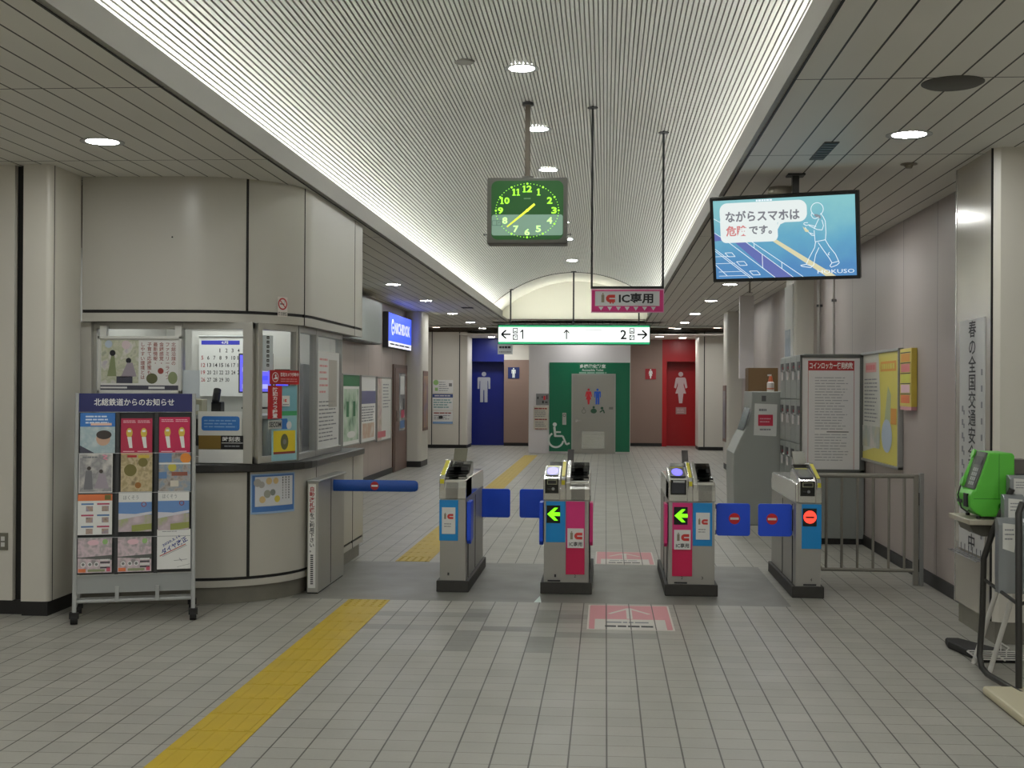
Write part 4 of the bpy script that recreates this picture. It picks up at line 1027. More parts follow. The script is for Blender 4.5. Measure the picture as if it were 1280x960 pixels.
def one(cx, cy, m_):
    p.rect(cx-.0055, cy-.024, cx+.0065, cy+.029, m_, 4); p.rect(cx-.014, cy-.029, cx+.016, cy-.0225, m_, 4); p.poly([(cx-.0055,cy+.029),(cx-.015,cy+.019),(cx-.015,cy+.013),(cx-.0055,cy+.019)], m_, 4)
for k in range(1, 13):
    a = 2*PI*k/12; sx, cyy = math.sin(a), math.cos(a)
    cx, cy = math.copysign(.232*abs(sx)**1.25, sx), math.copysign(.187*abs(cyy)**1.12, cyy)
    s_ = str(k); m_ = numw if 4 <= k <= 8 else num
    if s_ == '1': one(cx, cy, m_)
    elif s_ == '11': one(cx-.018, cy, m_); one(cx+.018, cy, m_)
    elif len(s_) == 2: one(cx-.026, cy, m_); p.text(s_[1], cx-.006, cy-.029, cx+.040, cy+.029, m_, 4, .03)
    else: p.text(s_, cx-.023, cy-.029, cx+.023, cy+.029, m_, 4, .03)
p.lines(-.030,.097,.030,.110,1, mat('dial_maker',(120,160,120),.4), 3, .9, .1, 4)
p.rrect(-.305,-.130,-.222,-.085,.004,mat('dial_box',(80,120,110),.4),3); p.rrect(-.301,-.126,-.226,-.089,.003,dl,4); p.stroke([(-.264,-.126),(-.264,-.089)],.003,dark,5); p.stroke([(-.25,-.11),(-.24,-.098)],.003,dark,5)
mb.build('dial', t)
mb = MB(); hy = mat('hand_yellow',(220,230,70),.4,emit=.8,ecol=(214,224,70)); p = Pan(mb,(-.684,11.05,3.119),(1,0,0),(0,0,1),.0012)
def hand(a, L, back, w0, w1, lay):
    ux, uy = math.sin(a), math.cos(a); nx, ny = uy, -ux
    p.poly([(-ux*back-nx*w0,-uy*back-ny*w0),(-ux*back+nx*w0,-uy*back+ny*w0),(ux*L+nx*w1,uy*L+ny*w1),(ux*L-nx*w1,uy*L-ny*w1)],hy,lay)
hand(2*PI*38.5/60, .225, .0, .010, .006, 7); hand(2*PI*(1+38.5/60)/12, .085, .0, .011, .010, 6); p.disc(0,0,.013,hy,8)
mb.build('hand', t)
mb = MB()
for xx, d in ((-1.034,-1),(-.337,1)): mb.tube([(xx,11.1,2.915),(xx+d*.012,11.1,2.915),(xx+d*.03,11.1,2.925),(xx+d*.034,11.1,2.915),(xx+d*.02,11.1,2.908)],.004,dark,6)
mb.build('side_hook', t)

# ------------------------------------------------------------------ IC only sign on a hanging frame
t = thing('hanging_sign', 'pink bordered card only sign on a black hanging frame beside the clock', 'sign', (.185,11.05,2.235))
bf = mat('frame_black',(38,40,40),.4,.3)
for x, z in ((-.124,4.02),(.486,3.80)):
    mb = MB(); mb.box(x-.009,x+.009,11.05,11.068,2.455,z,bf); mb.lathe([(.0,z-.02),(.045,z-.02),(.045,z-.012),(.0,z-.012)],(x,11.06,0),dark,16); mb.build('hanging_rod', t)
mb = MB(); mb.box(-.133,.495,11.045,11.073,2.443,2.463,bf); mb.build('cross_bar', t)
mb = MB(); mb.box(-.128,.497,11.045,11.068,2.236,2.440,mat('sign_rim',(216,160,190),.4)); p = Pan(mb,(-.128,11.045,2.236),(1,0,0),(0,0,1),.0012)
p.rect(.006,.008,.617,.194,mat('sign_pink',(204,44,122),.4),1); p.rect(.034,.058,.586,.184,mat('sign_white',(214,216,218),.4),2)
for k in range(7):
    cx = .085+.0747*k; p.poly([(cx-.021,.050),(cx+.021,.050),(cx,.018)],mat('sign_white',(214,216,218)),2)
ic_logo(p,.088,.088,.066,icg,icr,3); p.disc(.165,.083,.007,icr,3,8); p.disc(.188,.083,.007,icr,3,8)
p.text('IC専用',.238,.078,.532,.168,ink,3,.03)
mb.build('sign_board', t, bevel=.0)

# ------------------------------------------------------------------ platform direction sign
t = thing('direction_sign', 'long lit white and green sign with arrows to platforms 1 and 2', 'sign', (-.68,27.2,2.516))
sw = mat('lit_white',(235,240,238),.4,emit=.95,ecol=(250,255,252)); sg = mat('lit_green',(30,150,100),.4,emit=.7,ecol=(50,180,120))
mb = MB(); mb.box(-2.304,.94,27.2,27.5,2.516,2.95,mat('sign_case',(30,70,56),.4)); mb.build('case', t, bevel=.01)
for x, z in ((-2.034,3.70),(-.69,4.08),(.698,3.69)):
    mb = MB(); mb.cyl((x,27.3,2.94),(x,27.3,z),.018,bf,seg=10); mb.lathe([(.0,z-.02),(.06,z-.02),(.06,z),(.0,z)],(x,27.3,0),dark,12); mb.build('hanging_rod', t)
mb = MB(); p = Pan(mb,(-2.304,27.2,2.516),(1,0,0),(0,0,1),.003); W_ = 3.244; H_ = .434
p.rect(.02,.012,W_-.02,H_-.03,sg,1); p.rect(.02,.055,W_-.02,H_-.065,sw,2)
tk = mat('sign_ink',(14,14,22),.6)
def arrow(p, a, b, L, d, m, lay, w=.034):
    if d == 'l': p.stroke([(a,b),(a+L,b)],w,m,lay); p.stroke([(a+.10,b+.09),(a,b),(a+.10,b-.09)],w,m,lay)
    if d == 'r': p.stroke([(a,b),(a+L,b)],w,m,lay); p.stroke([(a+L-.10,b+.09),(a+L,b),(a+L-.10,b-.09)],w,m,lay)
    if d == 'u': p.stroke([(a,b),(a,b+L)],w,m,lay); p.stroke([(a-.06,b+L-.07),(a,b+L),(a+.06,b+L-.07)],w,m,lay)
arrow(p,.085,.215,.20,'l',tk,3); arrow(p,W_-.275,.215,.20,'r',tk,3); arrow(p,1.47,.11,.20,'u',tk,3,.024)
p.rect(.525,.115,.553,.315,tk,3); p.poly([(.525,.315),(.485,.275),(.485,.245),(.525,.275)],tk,3); p.text('2',W_-.635,.115,W_-.50,.315,tk,3,.02)
for a in (.325, W_-.445):
    for b, f in ((.235,0),(.095,1)):
        p.rrect(a,b,a+.11,b+.115,.012,tk,3); p.rrect(a+.017,b+.017,a+.093,b+.098,.008,sw,4)
        if f: p.stroke([(a+.01,b+.02),(a+.035,b+.02),(a+.035,b+.05),(a+.06,b+.05),(a+.06,b+.08),(a+.09,b+.08)],.012,tk,5); p.disc(a+.03,b+.085,.012,tk,5,8)
        else: p.rect(a+.03,b+.03,a+.08,b+.08,tk,5); p.rect(a+.036,b+.05,a+.074,b+.074,sw,6); p.stroke([(a+.03,b+.03),(a+.02,b+.015)],.008,tk,5); p.stroke([(a+.08,b+.03),(a+.09,b+.015)],.008,tk,5)
ps = mat('sign_faint',(206,214,222),.5)
for k in range(3): p.disc(1.66+.03*k,.20+(.02,-.04,.03)[k],.008,ps,3,6)
p.lines(1.85,.30,2.25,.33,1,ps,3,.5,.1,3)
mb.build('lit_face', t)
mb = MB(); mb.box(-2.30,-1.98,27.21,27.22,2.305,2.516,mat('paper_grey',(196,200,200),.5)); p = Pan(mb,(-2.30,27.21,2.305),(1,0,0),(0,0,1),.002); p.lines(.03,.12,.29,.18,1,ink,1,.8,.1,3); p.lines(.03,.03,.29,.07,1,inkl,1,.6,.1,4)
single(mb,'notice_sheet','small grey paper notice hung under the arrow end of the lit platform sign','notice',(-2.14,27.21,2.305))

# ------------------------------------------------------------------ ceiling monitor
t = thing('ceiling_monitor', 'flat screen hung from the ceiling showing a blue walking with smartphone warning', 'monitor', (1.236,9.05,2.643), -math.radians(18.2))
t.rotation_euler[0] = math.radians(12.7)
mw, mh = 1.03, .605
mb = MB(); mb.box(-mw/2,mw/2,0,.055,-mh/2,mh/2,mat('monitor_bezel',(26,28,28),.35)); mb.box(-.30,.30,.055,.10,-.18,.18,dark); mb.build('casing', t, local=True, bevel=.006)
mb = MB(); mb.box(1.305,1.352,9.13,9.18,2.55,3.10,mat('pole_black',(34,34,33),.4)); mb.box(1.26,1.40,9.10,9.17,2.60,2.74,dark); mb.box(1.27,1.39,9.09,9.22,3.088,3.10,dark); mb.build('ceiling_pole', t)
e_ = .84
def em(n, c, k=e_): return mat('mon_'+n, (14,14,16), .3, emit=k, ecol=c)
scr_sky = bpy.data.materials.new('screen_blue_wash'); scr_sky.use_nodes = True; MATS['screen_blue_wash'] = scr_sky
g = G(scr_sky); x,y,z,v = g.xyz(); r = g.new('ShaderNodeValToRGB'); el = r.color_ramp.elements; el.new(.5)
for i,(pp_,c) in enumerate(((.25,(84,144,200)),(.5,(104,176,208)),(.78,(140,206,212)))): el[i].position = pp_; el[i].color = rgb(*c)
g.l.new(g.m('ADD', g.m('MULTIPLY_ADD', z, 1.2, .33), g.m('MULTIPLY', g.noise(v, 5.0, 4.0), .35)), r.inputs[0])
g.l.new(r.outputs[0], g.bsdf().inputs['Emission Color']); g.bsdf().inputs['Emission Strength'].default_value = .80; g.bsdf().inputs['Base Color'].default_value = (.02,.02,.02,1); g.bsdf().inputs['Roughness'].default_value = .3
sW, sH = mw-.05, mh-.05
mb = MB(); p = Pan(mb,(-sW/2,0,.025-mh/2),(1,0,0),(0,0,1),.0009)
p.rect(0,0,sW,sH,scr_sky,1)
vio = em('violet',(104,116,184)); wl = em('line',(226,236,242),1.0); mid = em('mid',(104,160,206)); ylw = em('yellow',(214,208,170),.95); bub = em('bubble',(222,230,228),1.0); tg = em('text_grey',(130,132,140),.8); tr_ = em('text_red',(206,130,130),.95)
# platform: track bed, edge and tactile line running down to the corner
p.poly([(.125,.275),(.20,.275),(.545,0),(.42,0)],vio,2)
p.poly([(0,.27),(0,.33),(.08,.275)],vio,2)
p.poly([(.37,.285),(.41,.285),(.84,0),(.77,0)],ylw,2)
for a0,b0,a1,b1 in ((.08,.275,.42,.0),(.20,.275,.545,.0),(.24,.275,.615,.0),(0,.33,.08,.275),(.0,.20,.245,.0),(.0,.215,.262,.0),(0,.10,.08,.02),(.0,.43,.05,.40)): p.stroke([(a0,b0),(a1,b1)],.004,wl,3)
for a,b,w_ in ((.07,.185,.05),(.15,.12,.055),(.24,.05,.055)): p.stroke([(a,b),(a+w_,b),(a+w_+.022,b-.028),(a+.025,b-.028),(a,b)],.004,wl,3)
for b in (.16,.11,.05,.02): p.stroke([(.02 if b < .1 else 0,b),(.10+(.16-b)*.8,b)],.003,wl,3)
p.stroke([(.335,.17),(.335,.07)],.004,wl,3); p.stroke([(.47,.105),(.47,.06)],.004,wl,3); p.stroke([(.28,.245),(.28,.21)],.004,wl,3)
# speech bubble
p.rrect(.045,.385,.655,.535,.055,bub,3,7); p.rrect(.045,.255,.45,.45,.04,bub,3,7); p.poly([(.44,.32),(.455,.39),(.52,.392),(.47,.372)],bub,3)
p.text('ながらスマホは',.085,.400,.605,.478,tg,5,.03); p.text('危険',.085,.300,.235,.375,tr_,5,.03); p.text('です。',.25,.308,.41,.370,tg,5,.03)
p.lines(.06,.545,.30,.55,1,em('faint',(150,206,216)),2,.8,.1,3); p.lines(.305,.537,.42,.551,1,wl,2,.9,.1,4)
# walking figure looking at a phone, in outline
def ol(pts): p.stroke([(a*1.0,b) for a,b in pts],.0045,wl,4)
hd = [(.725+.042*math.cos(a*PI/9),.465+.044*math.sin(a*PI/9)) for a in range(-3,13)]
ol(hd); ol([(.69,.445),(.683,.425),(.695,.405),(.71,.40),(.735,.41)]); p.poly([(.70,.432),(.725,.43),(.745,.42),(.75,.40),(.735,.402),(.71,.415)],em('mask',(140,150,160),.8),4)
ol([(.748,.435),(.765,.41),(.778,.38),(.78,.30),(.775,.25)]); ol([(.735,.40),(.715,.36),(.70,.33)]); ol([(.70,.32),(.705,.24),(.775,.252)])
ol([(.755,.39),(.765,.35),(.755,.32),(.72,.325),(.665,.355)]); ol([(.66,.375),(.635,.375),(.63,.365),(.65,.355),(.665,.36),(.715,.345)]); ol([(.64,.345),(.65,.325),(.665,.305),(.695,.295)]); ol([(.67,.30),(.685,.285),(.70,.285)])
p.poly([(.622,.35),(.628,.345),(.665,.32),(.66,.31),(.64,.312)],ylw,4)
ol([(.708,.24),(.70,.20),(.66,.13),(.638,.085),(.60,.08),(.61,.072),(.67,.062),(.69,.08),(.705,.15),(.73,.20)]); ol([(.725,.235),(.76,.18),(.80,.12),(.815,.09),(.80,.07),(.81,.06),(.85,.075),(.865,.09),(.84,.15),(.80,.205),(.775,.25)]); ol([(.80,.165),(.79,.15),(.80,.145)]); ol([(.64,.085),(.68,.07)]); ol([(.815,.09),(.86,.10)])
p.text('HOKUSO',.715,.018,.965,.045,wl,4)
mb.build('display', t, local=True)

# dome camera or lamp beside the pole, vents and sprinklers on the ceiling
mb = MB(); mb.lathe([(0,-.12),(.05,-.12),(.09,-.085),(.098,-.03),(.098,0),(0,0)],(1.31,9.75,ZC),mat('dome_metal',(150,146,136),.3,.7),24); single(mb,'ceiling_camera','round metal dome fitting on the ceiling behind the hanging monitor','camera',(1.31,9.75,ZC), smooth=True)
mb = MB(); mb.lathe([(.0,-.012),(.13,-.014),(.15,-.004),(.15,0),(0,0)],(1.70,6.45,ZC),mat('speaker_grille',(84,82,78),.6),28); single(mb,'ceiling_speaker','flat round dark loudspeaker in the plank ceiling near the right pillar','speaker',(1.70,6.45,ZC), smooth=True)
mb = MB(); mb.lathe([(.0,-.03),(.02,-.03),(.03,-.012),(.055,-.006),(.055,0),(0,0)],(2.02,8.75,ZC),mat('sprinkler_metal',(130,124,110),.35,.6),18); single(mb,'smoke_detector','small round detector on the plank ceiling beside the near pillar','detector',(2.02,8.75,ZC), smooth=True)
mb = MB(); mb.box(1.33,1.42,7.95,8.55,ZC-.006,ZC,mat('vent_strip',(90,87,80),.6)); 
for k in range(7): mb.box(1.335,1.415,7.97+k*.08,7.99+k*.08,ZC-.009,ZC-.006,dark)
single(mb,'ceiling_vent','narrow dark slot vent in the plank ceiling above the monitor','vent',(1.375,8.2,ZC))
mb = MB(); mb.lathe([(.0,-.012),(.075,-.012),(.085,0),(0,0)],(-1.08,9.6,0),mat('detector_dark',(110,108,100),.5),18)
for q in range(len(mb.v)): mb.v[q] = (mb.v[q][0], mb.v[q][1], mb.v[q][2]+ZV+math.sqrt(R0**2-.41**2)-.0)
single(mb,'smoke_detector','small round detector on the ribbed vault before the clock','detector',(-1.08,9.6,4.05), smooth=True)
for nm, x, y in (('sprinkler on the plank ceiling above the shutter box near the blue sign', -3.3, 16.0),('sprinkler hanging under the ceiling below the monitor edge', 1.95, 17.6)):
    mb = MB(); mb.cyl((x,y,ZC),(x,y,ZC-.20),.012,mat('sprinkler_metal',(130,124,110)),seg=8); mb.cyl((x,y,ZC-.2),(x,y,ZC-.205),.04,mat('sprinkler_metal',(130,124,110)),seg=12); single(mb,'sprinkler',nm,'sprinkler',(x,y,ZC-.2))
mb = MB(); mb.box(-2.72,-2.50,23.9,24.2,ZC-.006,ZC,mat('vent_strip',(90,87,80))); 
for k in range(4): mb.box(-2.71,-2.51,23.93+k*.07,23.95+k*.07,ZC-.009,ZC-.006,dark)
single(mb,'ceiling_vent','small square vent in the plank ceiling beyond the blue lit sign','vent',(-2.6,24.0,ZC))

# smoke curtain of dark glass before the toilets
t = thing('smoke_curtain', 'dark glass smoke curtain and its rail, whitened to mimic reflected light, before the toilets', 'smoke curtain', (-.8,30.9,2.94))
mb = MB(); mb.box(-4.45,2.85,30.9,30.91,2.94,3.085,tint); mb.build('glass_panel', t)
mb = MB(); mb.cyl((-4.45,30.87,3.075),(3.0,30.87,3.075),.024,mat('rail_reflection_white',(240,240,240),.25,.5),seg=16); mb.build('rail', t, smooth=True)  # white colour stands in for light reflected along the glass top

# ------------------------------------------------------------------ blue lit sign and what is on the left wall
t = thing('shop_sign', 'blue lit box sign with white lettering on the wall past the station office', 'sign', (-3.85,23.9,2.31))
mb = MB(); mb.box(-3.95,-3.852,22.5,25.2,2.30,2.935,mat('sign_dark',(34,33,34),.4)); mb.build('case', t, bevel=.008)
sb = mat('lit_blue',(40,84,255),.4,emit=1.1,ecol=(44,80,255)); sw2 = mat('lit_white_soft',(236,238,250),.4,emit=.85)
mb = MB(); p = Pan(mb,(-3.852,22.53,2.315),(0,1,0),(0,0,1),.003)
p.rect(0,.10,2.64,.605,sb,1); p.rect(0,0,2.64,.10,sw2,1); p.lines(.1,.035,2.5,.07,1,tk,2,.8,.05,3)
p.ring(.42,.36,.10,.145,sw2,2,20,.9,5.6); p.rect(.39,.33,.53,.37,sw2,2); p.rect(.40,.42,.46,.50,sw2,2)
p.text('NICHIDOX',.62,.25,2.42,.46,sw2,2,.03)
mb.build('lit_face', t)
t = thing('shutter_box', 'long grey metal shutter housing high on the booth side wall before the blue sign', 'shutter box', (-3.8,17.0,2.3))
mb = MB(); mb.prism([(-3.955,2.30),(-3.70,2.30),(-3.70,2.98),(-3.955,2.98)],'y',12.3,21.0,mat('shutter_grey',(150,158,158),.4,.2)); mb.build('housing', t, bevel=.01)
mb = MB(); mb.box(-3.93,-3.72,12.35,20.95,2.285,2.30,dark); mb.build('slot', t)
def wall_poster(label, y0, y1, z0, z1, draw, base=white, x=-3.955, name='poster', frame=True):
    t = thing(name, label, 'poster', (x,(y0+y1)/2,z0))
    mb = MB(); mb.box(x,x+.015,y0,y1,z0,z1,base); p = Pan(mb,(x+.015,y0,z0),(0,1,0),(0,0,1),.002); draw(p,y1-y0,z1-z0); mb.build('sheet', t)
    mb = MB(); f = alum if frame else offw; w = .02
    for a,b,c,d in ((y0-w,y1+w,z0-w,z0),(y0-w,y1+w,z1,z1+w),(y0-w,y0,z0,z1),(y1,y1+w,z0,z1)): mb.box(x,x+.025,a,b,c,d,f)
    mb.build('frame', t); return t
def pg(p,w,h): p.rect(0,.84*h,w,h,mat('forest',(40,110,66)),1); p.rect(.05*w,.05*h,.95*w,.80*h,picture('green_poster',((70,110,80),(160,190,160),(200,206,196)),4),1); p.rect(.2*w,.4*h,.35*w,.62*h,mat('forest',(40,110,66)),2); p.rect(.6*w,.4*h,.75*w,.62*h,mat('forest',(40,110,66)),2); p.disc(.5*w,.14*h,.25*w,white,2,ry=.05*h)
wall_poster('green and white framed poster on the side wall, just past the office glass', 19.0, 20.3, .70, 1.77, pg)
def ps_(p,w,h): p.rect(0,.58*h,w,.78*h,mat('slate_blue',(104,104,140)),1); p.lines(.05*w,.3*h,.95*w,.55*h,6,inkl,1,.4,.2,4); p.rect(.1*w,.05*h,.9*w,.28*h,picture('warm_print',((200,190,170),(190,150,120),(206,200,190)),4),1)
wall_poster('framed notice poster with a slate blue band on the side wall', 20.45, 21.75, .69, 1.76, ps_)
def pc(p,w,h): p.rect(.0,.0,.32*w,h,picture('rose_print',((160,120,120),(190,170,160),(150,140,110)),5),1); p.lines(.4*w,.5*h,.95*w,.92*h,8,inkl,1,.3,.4,5); p.rect(.05*w,.04*h,.6*w,.14*h,mat('rose_band',(200,110,120)),2)
wall_poster('framed cream poster with a rosy edge on the side wall, beside the brown door', 21.9, 23.35, .66, 1.75, pc, offw)
# door with a window near the far left pillar
mb = MB(); mb.box(-3.965,-3.93,23.60,25.2,0,2.02,mat('door_frame_brown',(92,70,62),.4)); mb.box(-3.935,-3.92,23.72,25.1,.01,1.95,mat('door_leaf_brown',(112,86,78),.4)); dr = struct(mb,'door_2')
mb = MB(); mb.box(-3.922,-3.915,24.15,24.85,.75,1.86,mat('door_glass',(140,142,146),.2)); p = Pan(mb,(-3.915,24.15,.75),(0,1,0),(0,0,1),.002); p.rect(.1,.7,.6,1.05,white,1); p.rect(.1,.05,.62,.20,mat('cap_blue',(80,120,170)),1); p.rect(.2,.25,.6,.4,mat('cap_red',(170,60,90)),1); p.rect(.45,.4,.6,.62,ink,1); mb.build('pane', dr)
mb = MB(); mb.cyl((-3.90,23.82,.95),(-3.90,23.82,1.15),.014,chrome,seg=10); mb.build('handle', dr)
mb = MB(); mb.box(-3.648,-3.635,25.42,26.1,.72,1.92,mat('poster_brown',(120,92,84),.5)); p = Pan(mb,(-3.635,25.42,.72),(0,1,0),(0,0,1),.002); p.rect(.05,.06,.63,1.1,picture('autumn_print',((90,80,110),(140,100,80),(170,140,80)),3),1)
single(mb,'poster','dark reddish poster on the corridor face of the cream pillar past the brown door','poster',(-3.64,25.8,.72))
mb = MB(); mb.box(2.345,2.359,25.30,25.92,.55,1.66,mat('poster_brown',(120,92,84),.5)); p = Pan(mb,(2.345,25.92,.55),(0,-1,0),(0,0,1),.002); p.rect(.05,.06,.57,1.0,picture('dusk_print',((70,70,84),(110,104,112),(140,130,130)),4),1)
single(mb,'poster','narrow dark poster on the corridor face of the pillar before the red toilet entrance','poster',(2.35,25.6,.55))
# socket on the front hall wall
t = thing('wall_socket','metal socket plate low on the cream wall beside the left pillar','socket',(-4.13,8.55,.44))
mb = MB(); mb.box(-4.17,-4.10,8.542,8.55,.445,.565,mat('plate_metal',(120,118,106),.4,.5)); mb.build('plate', t, bevel=.003)
mb = MB(); mb.box(-4.148,-4.122,8.539,8.543,.47,.50,offw); mb.box(-4.148,-4.122,8.539,8.543,.51,.54,offw); mb.build('outlet', t)
mb = MB(); mb.lathe([(0,0),(.006,0),(.006,.004),(0,.004)],(0,0,0),black,10); mb.M=None
mb.v = [(v[0]-3.13, 9.048-v[2], v[1]+2.66) for v in mb.v]; single(mb,'wall_bolt','tiny dark bolt hole on the upper office wall panel','bolt',(-3.13,9.045,2.66))

# ------------------------------------------------------------------ toilets at the end
mb = MB(); mb.box(-1.365,.600,31.18,31.2,.05,2.217,greenw); p = Pan(mb,(-1.365,31.18,.05),(1,0,0),(0,0,1),.003)
pw = mat('picto_white',(220,226,220),.5)
p.text('多機能化粧室',.735,2.03,1.365,2.125,pw,1,.03); p.text('Accessible Toilet',.79,1.955,1.31,2.015,pw,1,.01); p.lines(.72,1.895,1.385,1.94,1,mat('picto_dim',(150,190,170),.5),1,.8,.0,5)
# wheelchair user
a0, b0 = .02, .08
p.disc(.135,.655,.05,pw,1); p.stroke([(.125,.60),(.15,.36)],.055,pw,1); p.stroke([(.13,.47),(.285,.47)],.04,pw,1); p.stroke([(.14,.375),(.33,.375),(.42,.17),(.50,.205)],.045,pw,2)
p.ring(.165,.28,.155,.20,pw,1,30,2.1,6.15)
p.rect(-.0,-.02,1.965,0,offw,1); p.rect(1.955,0,1.965,2.167,offw,1)
struct(mb,'trim_6')
mb = MB(); p0 = None; mb.box(-.825,.245,31.165,31.185,.0,1.945,mat('door_surround',(176,178,172),.35,.6)); mb.box(-.795,.215,31.155,31.17,.01,1.915,noisy('toilet_door_steel',(170,168,160),.05,1.5,.35,.7)); dr = struct(mb,'door_1')
mb = MB(); p = Pan(mb,(-.795,31.155,.01),(1,0,0),(0,0,1),.002); person_shape(p,.385,1.19,.385,mat('picto_red',(206,40,52),.5),1,True); person_shape(p,.60,1.19,.385,mat('picto_blue',(30,90,200),.5),1)
dkg = mat('picto_dkgreen',(40,86,60),.5); p.disc(.51,1.12,.03,dkg,1,10); p.disc(.51,1.03,.075,dkg,1,14,ry=.06); p.ring(.27,1.02,.04,.055,mat('picto_grey',(120,124,116),.5),1,14); p.disc(.27,1.10,.02,mat('picto_grey',(120,124,116)),1,8); p.disc(.71,1.10,.035,dkg,1,10); p.stroke([(.66,1.0),(.74,1.06),(.77,.98)],.03,dkg,1); p.rect(.88,1.07,.98,1.13,mat('picto_grey',(120,124,116)),1)
mb.build('pictogram', dr)
mb = MB(); mb.box(-.575,-.015,31.148,31.158,.125,.545,steel)
for k in range(14): mb.prism([(31.142,.14+k*.028),(31.15,.14+k*.028),(31.15,.16+k*.028)],'x',-.56,-.03,steel)
mb.build('louvre', dr)
mb = MB(); mb.cyl((-.70,31.12,.80),(-.70,31.155,.80),.035,chrome,seg=14); mb.box(-.725,-.60,31.115,31.13,.785,.815,chrome); mb.build('handle', dr)
t = thing('door_button','pale upright door control panel on the green toilet surround','switch',(-1.0,31.17,.70))
mb = MB(); mb.box(-1.045,-.95,31.168,31.18,.70,.99,mat('control_grey',(176,178,172),.4)); mb.build('plate', t)
mb = MB(); p = Pan(mb,(-.998,31.168,.93),(1,0,0),(0,0,1),.003); p.ring(0,0,.025,.036,dark,1,16); p.rect(-.02,-.2,.02,-.12,lgrey,1); mb.build('push_button', t)
t = thing('tactile_map','metal toilet plan board on the white wall beside the green surround','sign',(-1.53,31.19,1.18))
mb = MB(); mb.box(-1.69,-1.38,31.185,31.2,1.18,1.455,mat('map_metal',(140,140,140),.35,.5)); p = Pan(mb,(-1.69,31.185,1.18),(1,0,0),(0,0,1),.003); p.rect(.18,.12,.23,.22,mat('picto_red',(206,40,52)),1); p.rect(.25,.14,.28,.24,mat('maroon',(110,50,60)),1); p.rect(.03,.14,.06,.2,ink,1); p.rect(.15,.04,.19,.1,ink,1); p.rect(.22,.05,.28,.08,ink,1); p.rect(.14,.17,.165,.21,ink,1); mb.build('plate', t)
mb = MB(); mb.box(-1.75,-1.385,31.19,31.2,.58,1.14,mat('cream_sheet',(206,200,186),.5)); p = Pan(mb,(-1.75,31.19,.58),(1,0,0),(0,0,1),.003); p.lines(.02,.48,.34,.54,1,mat('rust',(150,70,62)),1,.6); p.lines(.03,.30,.34,.47,4,inkl,1,.4,.2,2); p.lines(.03,.22,.34,.27,1,mat('rust',(150,70,62)),1,.6); p.lines(.04,.06,.32,.2,3,inkl,1,.4,.3,6); p.lines(.04,.0,.34,.03,1,mat('rust',(150,70,62)),1,.6)
single(mb,'notice_sheet','cream paper notice with reddish lines below the metal plan board','notice',(-1.57,31.19,.58))
# figures on the blue and red walls, small square signs
mb = MB(); mb.box(-3.40,-3.34,35.392,35.4,1.6,1.65,bluew); p = Pan(mb,(-3.37,35.392,1.19),(1,0,0),(0,0,1),.003); person_shape(p,0,0,.845,mat('picto_grey_pale',(176,178,186),.5),1); single(mb,'men_figure','large pale male figure on the dark blue wall inside the men toilet entrance','pictogram',(-3.37,35.39,1.19))
mb = MB(); mb.box(2.06,2.12,35.942,35.95,1.6,1.65,redw); p = Pan(mb,(2.09,35.942,1.19),(1,0,0),(0,0,1),.003); person_shape(p,0,0,.875,mat('picto_pink_pale',(214,190,190),.5),1,True); single(mb,'women_figure','large pale female figure on the red wall inside the women toilet entrance','pictogram',(2.09,35.94,1.19))
mb = MB(); mb.box(1.955,2.245,35.94,35.95,.885,1.08,mat('label_rose',(176,140,136),.5)); p = Pan(mb,(1.955,35.94,.885),(1,0,0),(0,0,1),.003); p.lines(.03,.03,.26,.16,3,mat('picto_pink_pale',(214,190,190)),1,.4,.2,2); single(mb,'notice_sheet','small pale notice under the female figure on the red wall','notice',(2.1,35.94,.885))
mb = MB(); mb.box(-2.67,-2.36,34.98,35.0,1.85,2.16,mat('sign_navy',(24,40,96),.4)); p = Pan(mb,(-2.515,34.98,1.87),(1,0,0),(0,0,1),.003); person_shape(p,0,0,.27,pw,1); single(mb,'toilet_sign','small square navy men sign on the brown wall','sign',(-2.515,34.99,1.85))
mb = MB(); mb.box(1.09,1.385,35.48,35.5,1.85,2.14,mat('sign_crimson',(150,24,36),.4)); p = Pan(mb,(1.237,35.48,1.87),(1,0,0),(0,0,1),.003); person_shape(p,0,0,.26,pw,1,True); single(mb,'toilet_sign','small square crimson women sign on the brown wall','sign',(1.237,35.49,1.85))
# posters on the far cream pillar
def pillar_sheet(label, x0, x1, z0, z1, draw, base=white):
    mb = MB(); mb.box(x0,x1,33.435,33.448,z0,z1,base); p = Pan(mb,(x0,33.435,z0),(1,0,0),(0,0,1),.003); draw(p,x1-x0,z1-z0); return single(mb,'notice_sheet',label,'notice',((x0+x1)/2,33.44,z0))
pillar_sheet('green tinged map notice, uppermost on the far cream pillar', -4.53,-4.0,1.45,1.79, lambda p,w,h: (p.disc(.15*w,.8*h,.07,mat('leaf_fresh',(150,190,120)),1), p.rect(.1*w,.15*h,.25*w,.4*h,mat('leaf_fresh',(150,190,120)),1), p.lines(.3*w,.1*h,.9*w,.9*h,5,inkl,1,.3,.5,2), p.rect(.8*w,.5*h,.95*w,.75*h,grey,2)))
pillar_sheet('white notice with a slate blue title band on the far cream pillar', -4.54,-4.0,1.0,1.42, lambda p,w,h: (p.rect(0,.78*h,w,h,mat('band_slate',(66,84,140)),1), p.lines(.1*w,.84*h,.9*w,.94*h,1,white,2,.6), p.lines(.05*w,.1*h,.95*w,.7*h,4,mat('teal_print',(90,150,150)),1,.4,.3,7)))
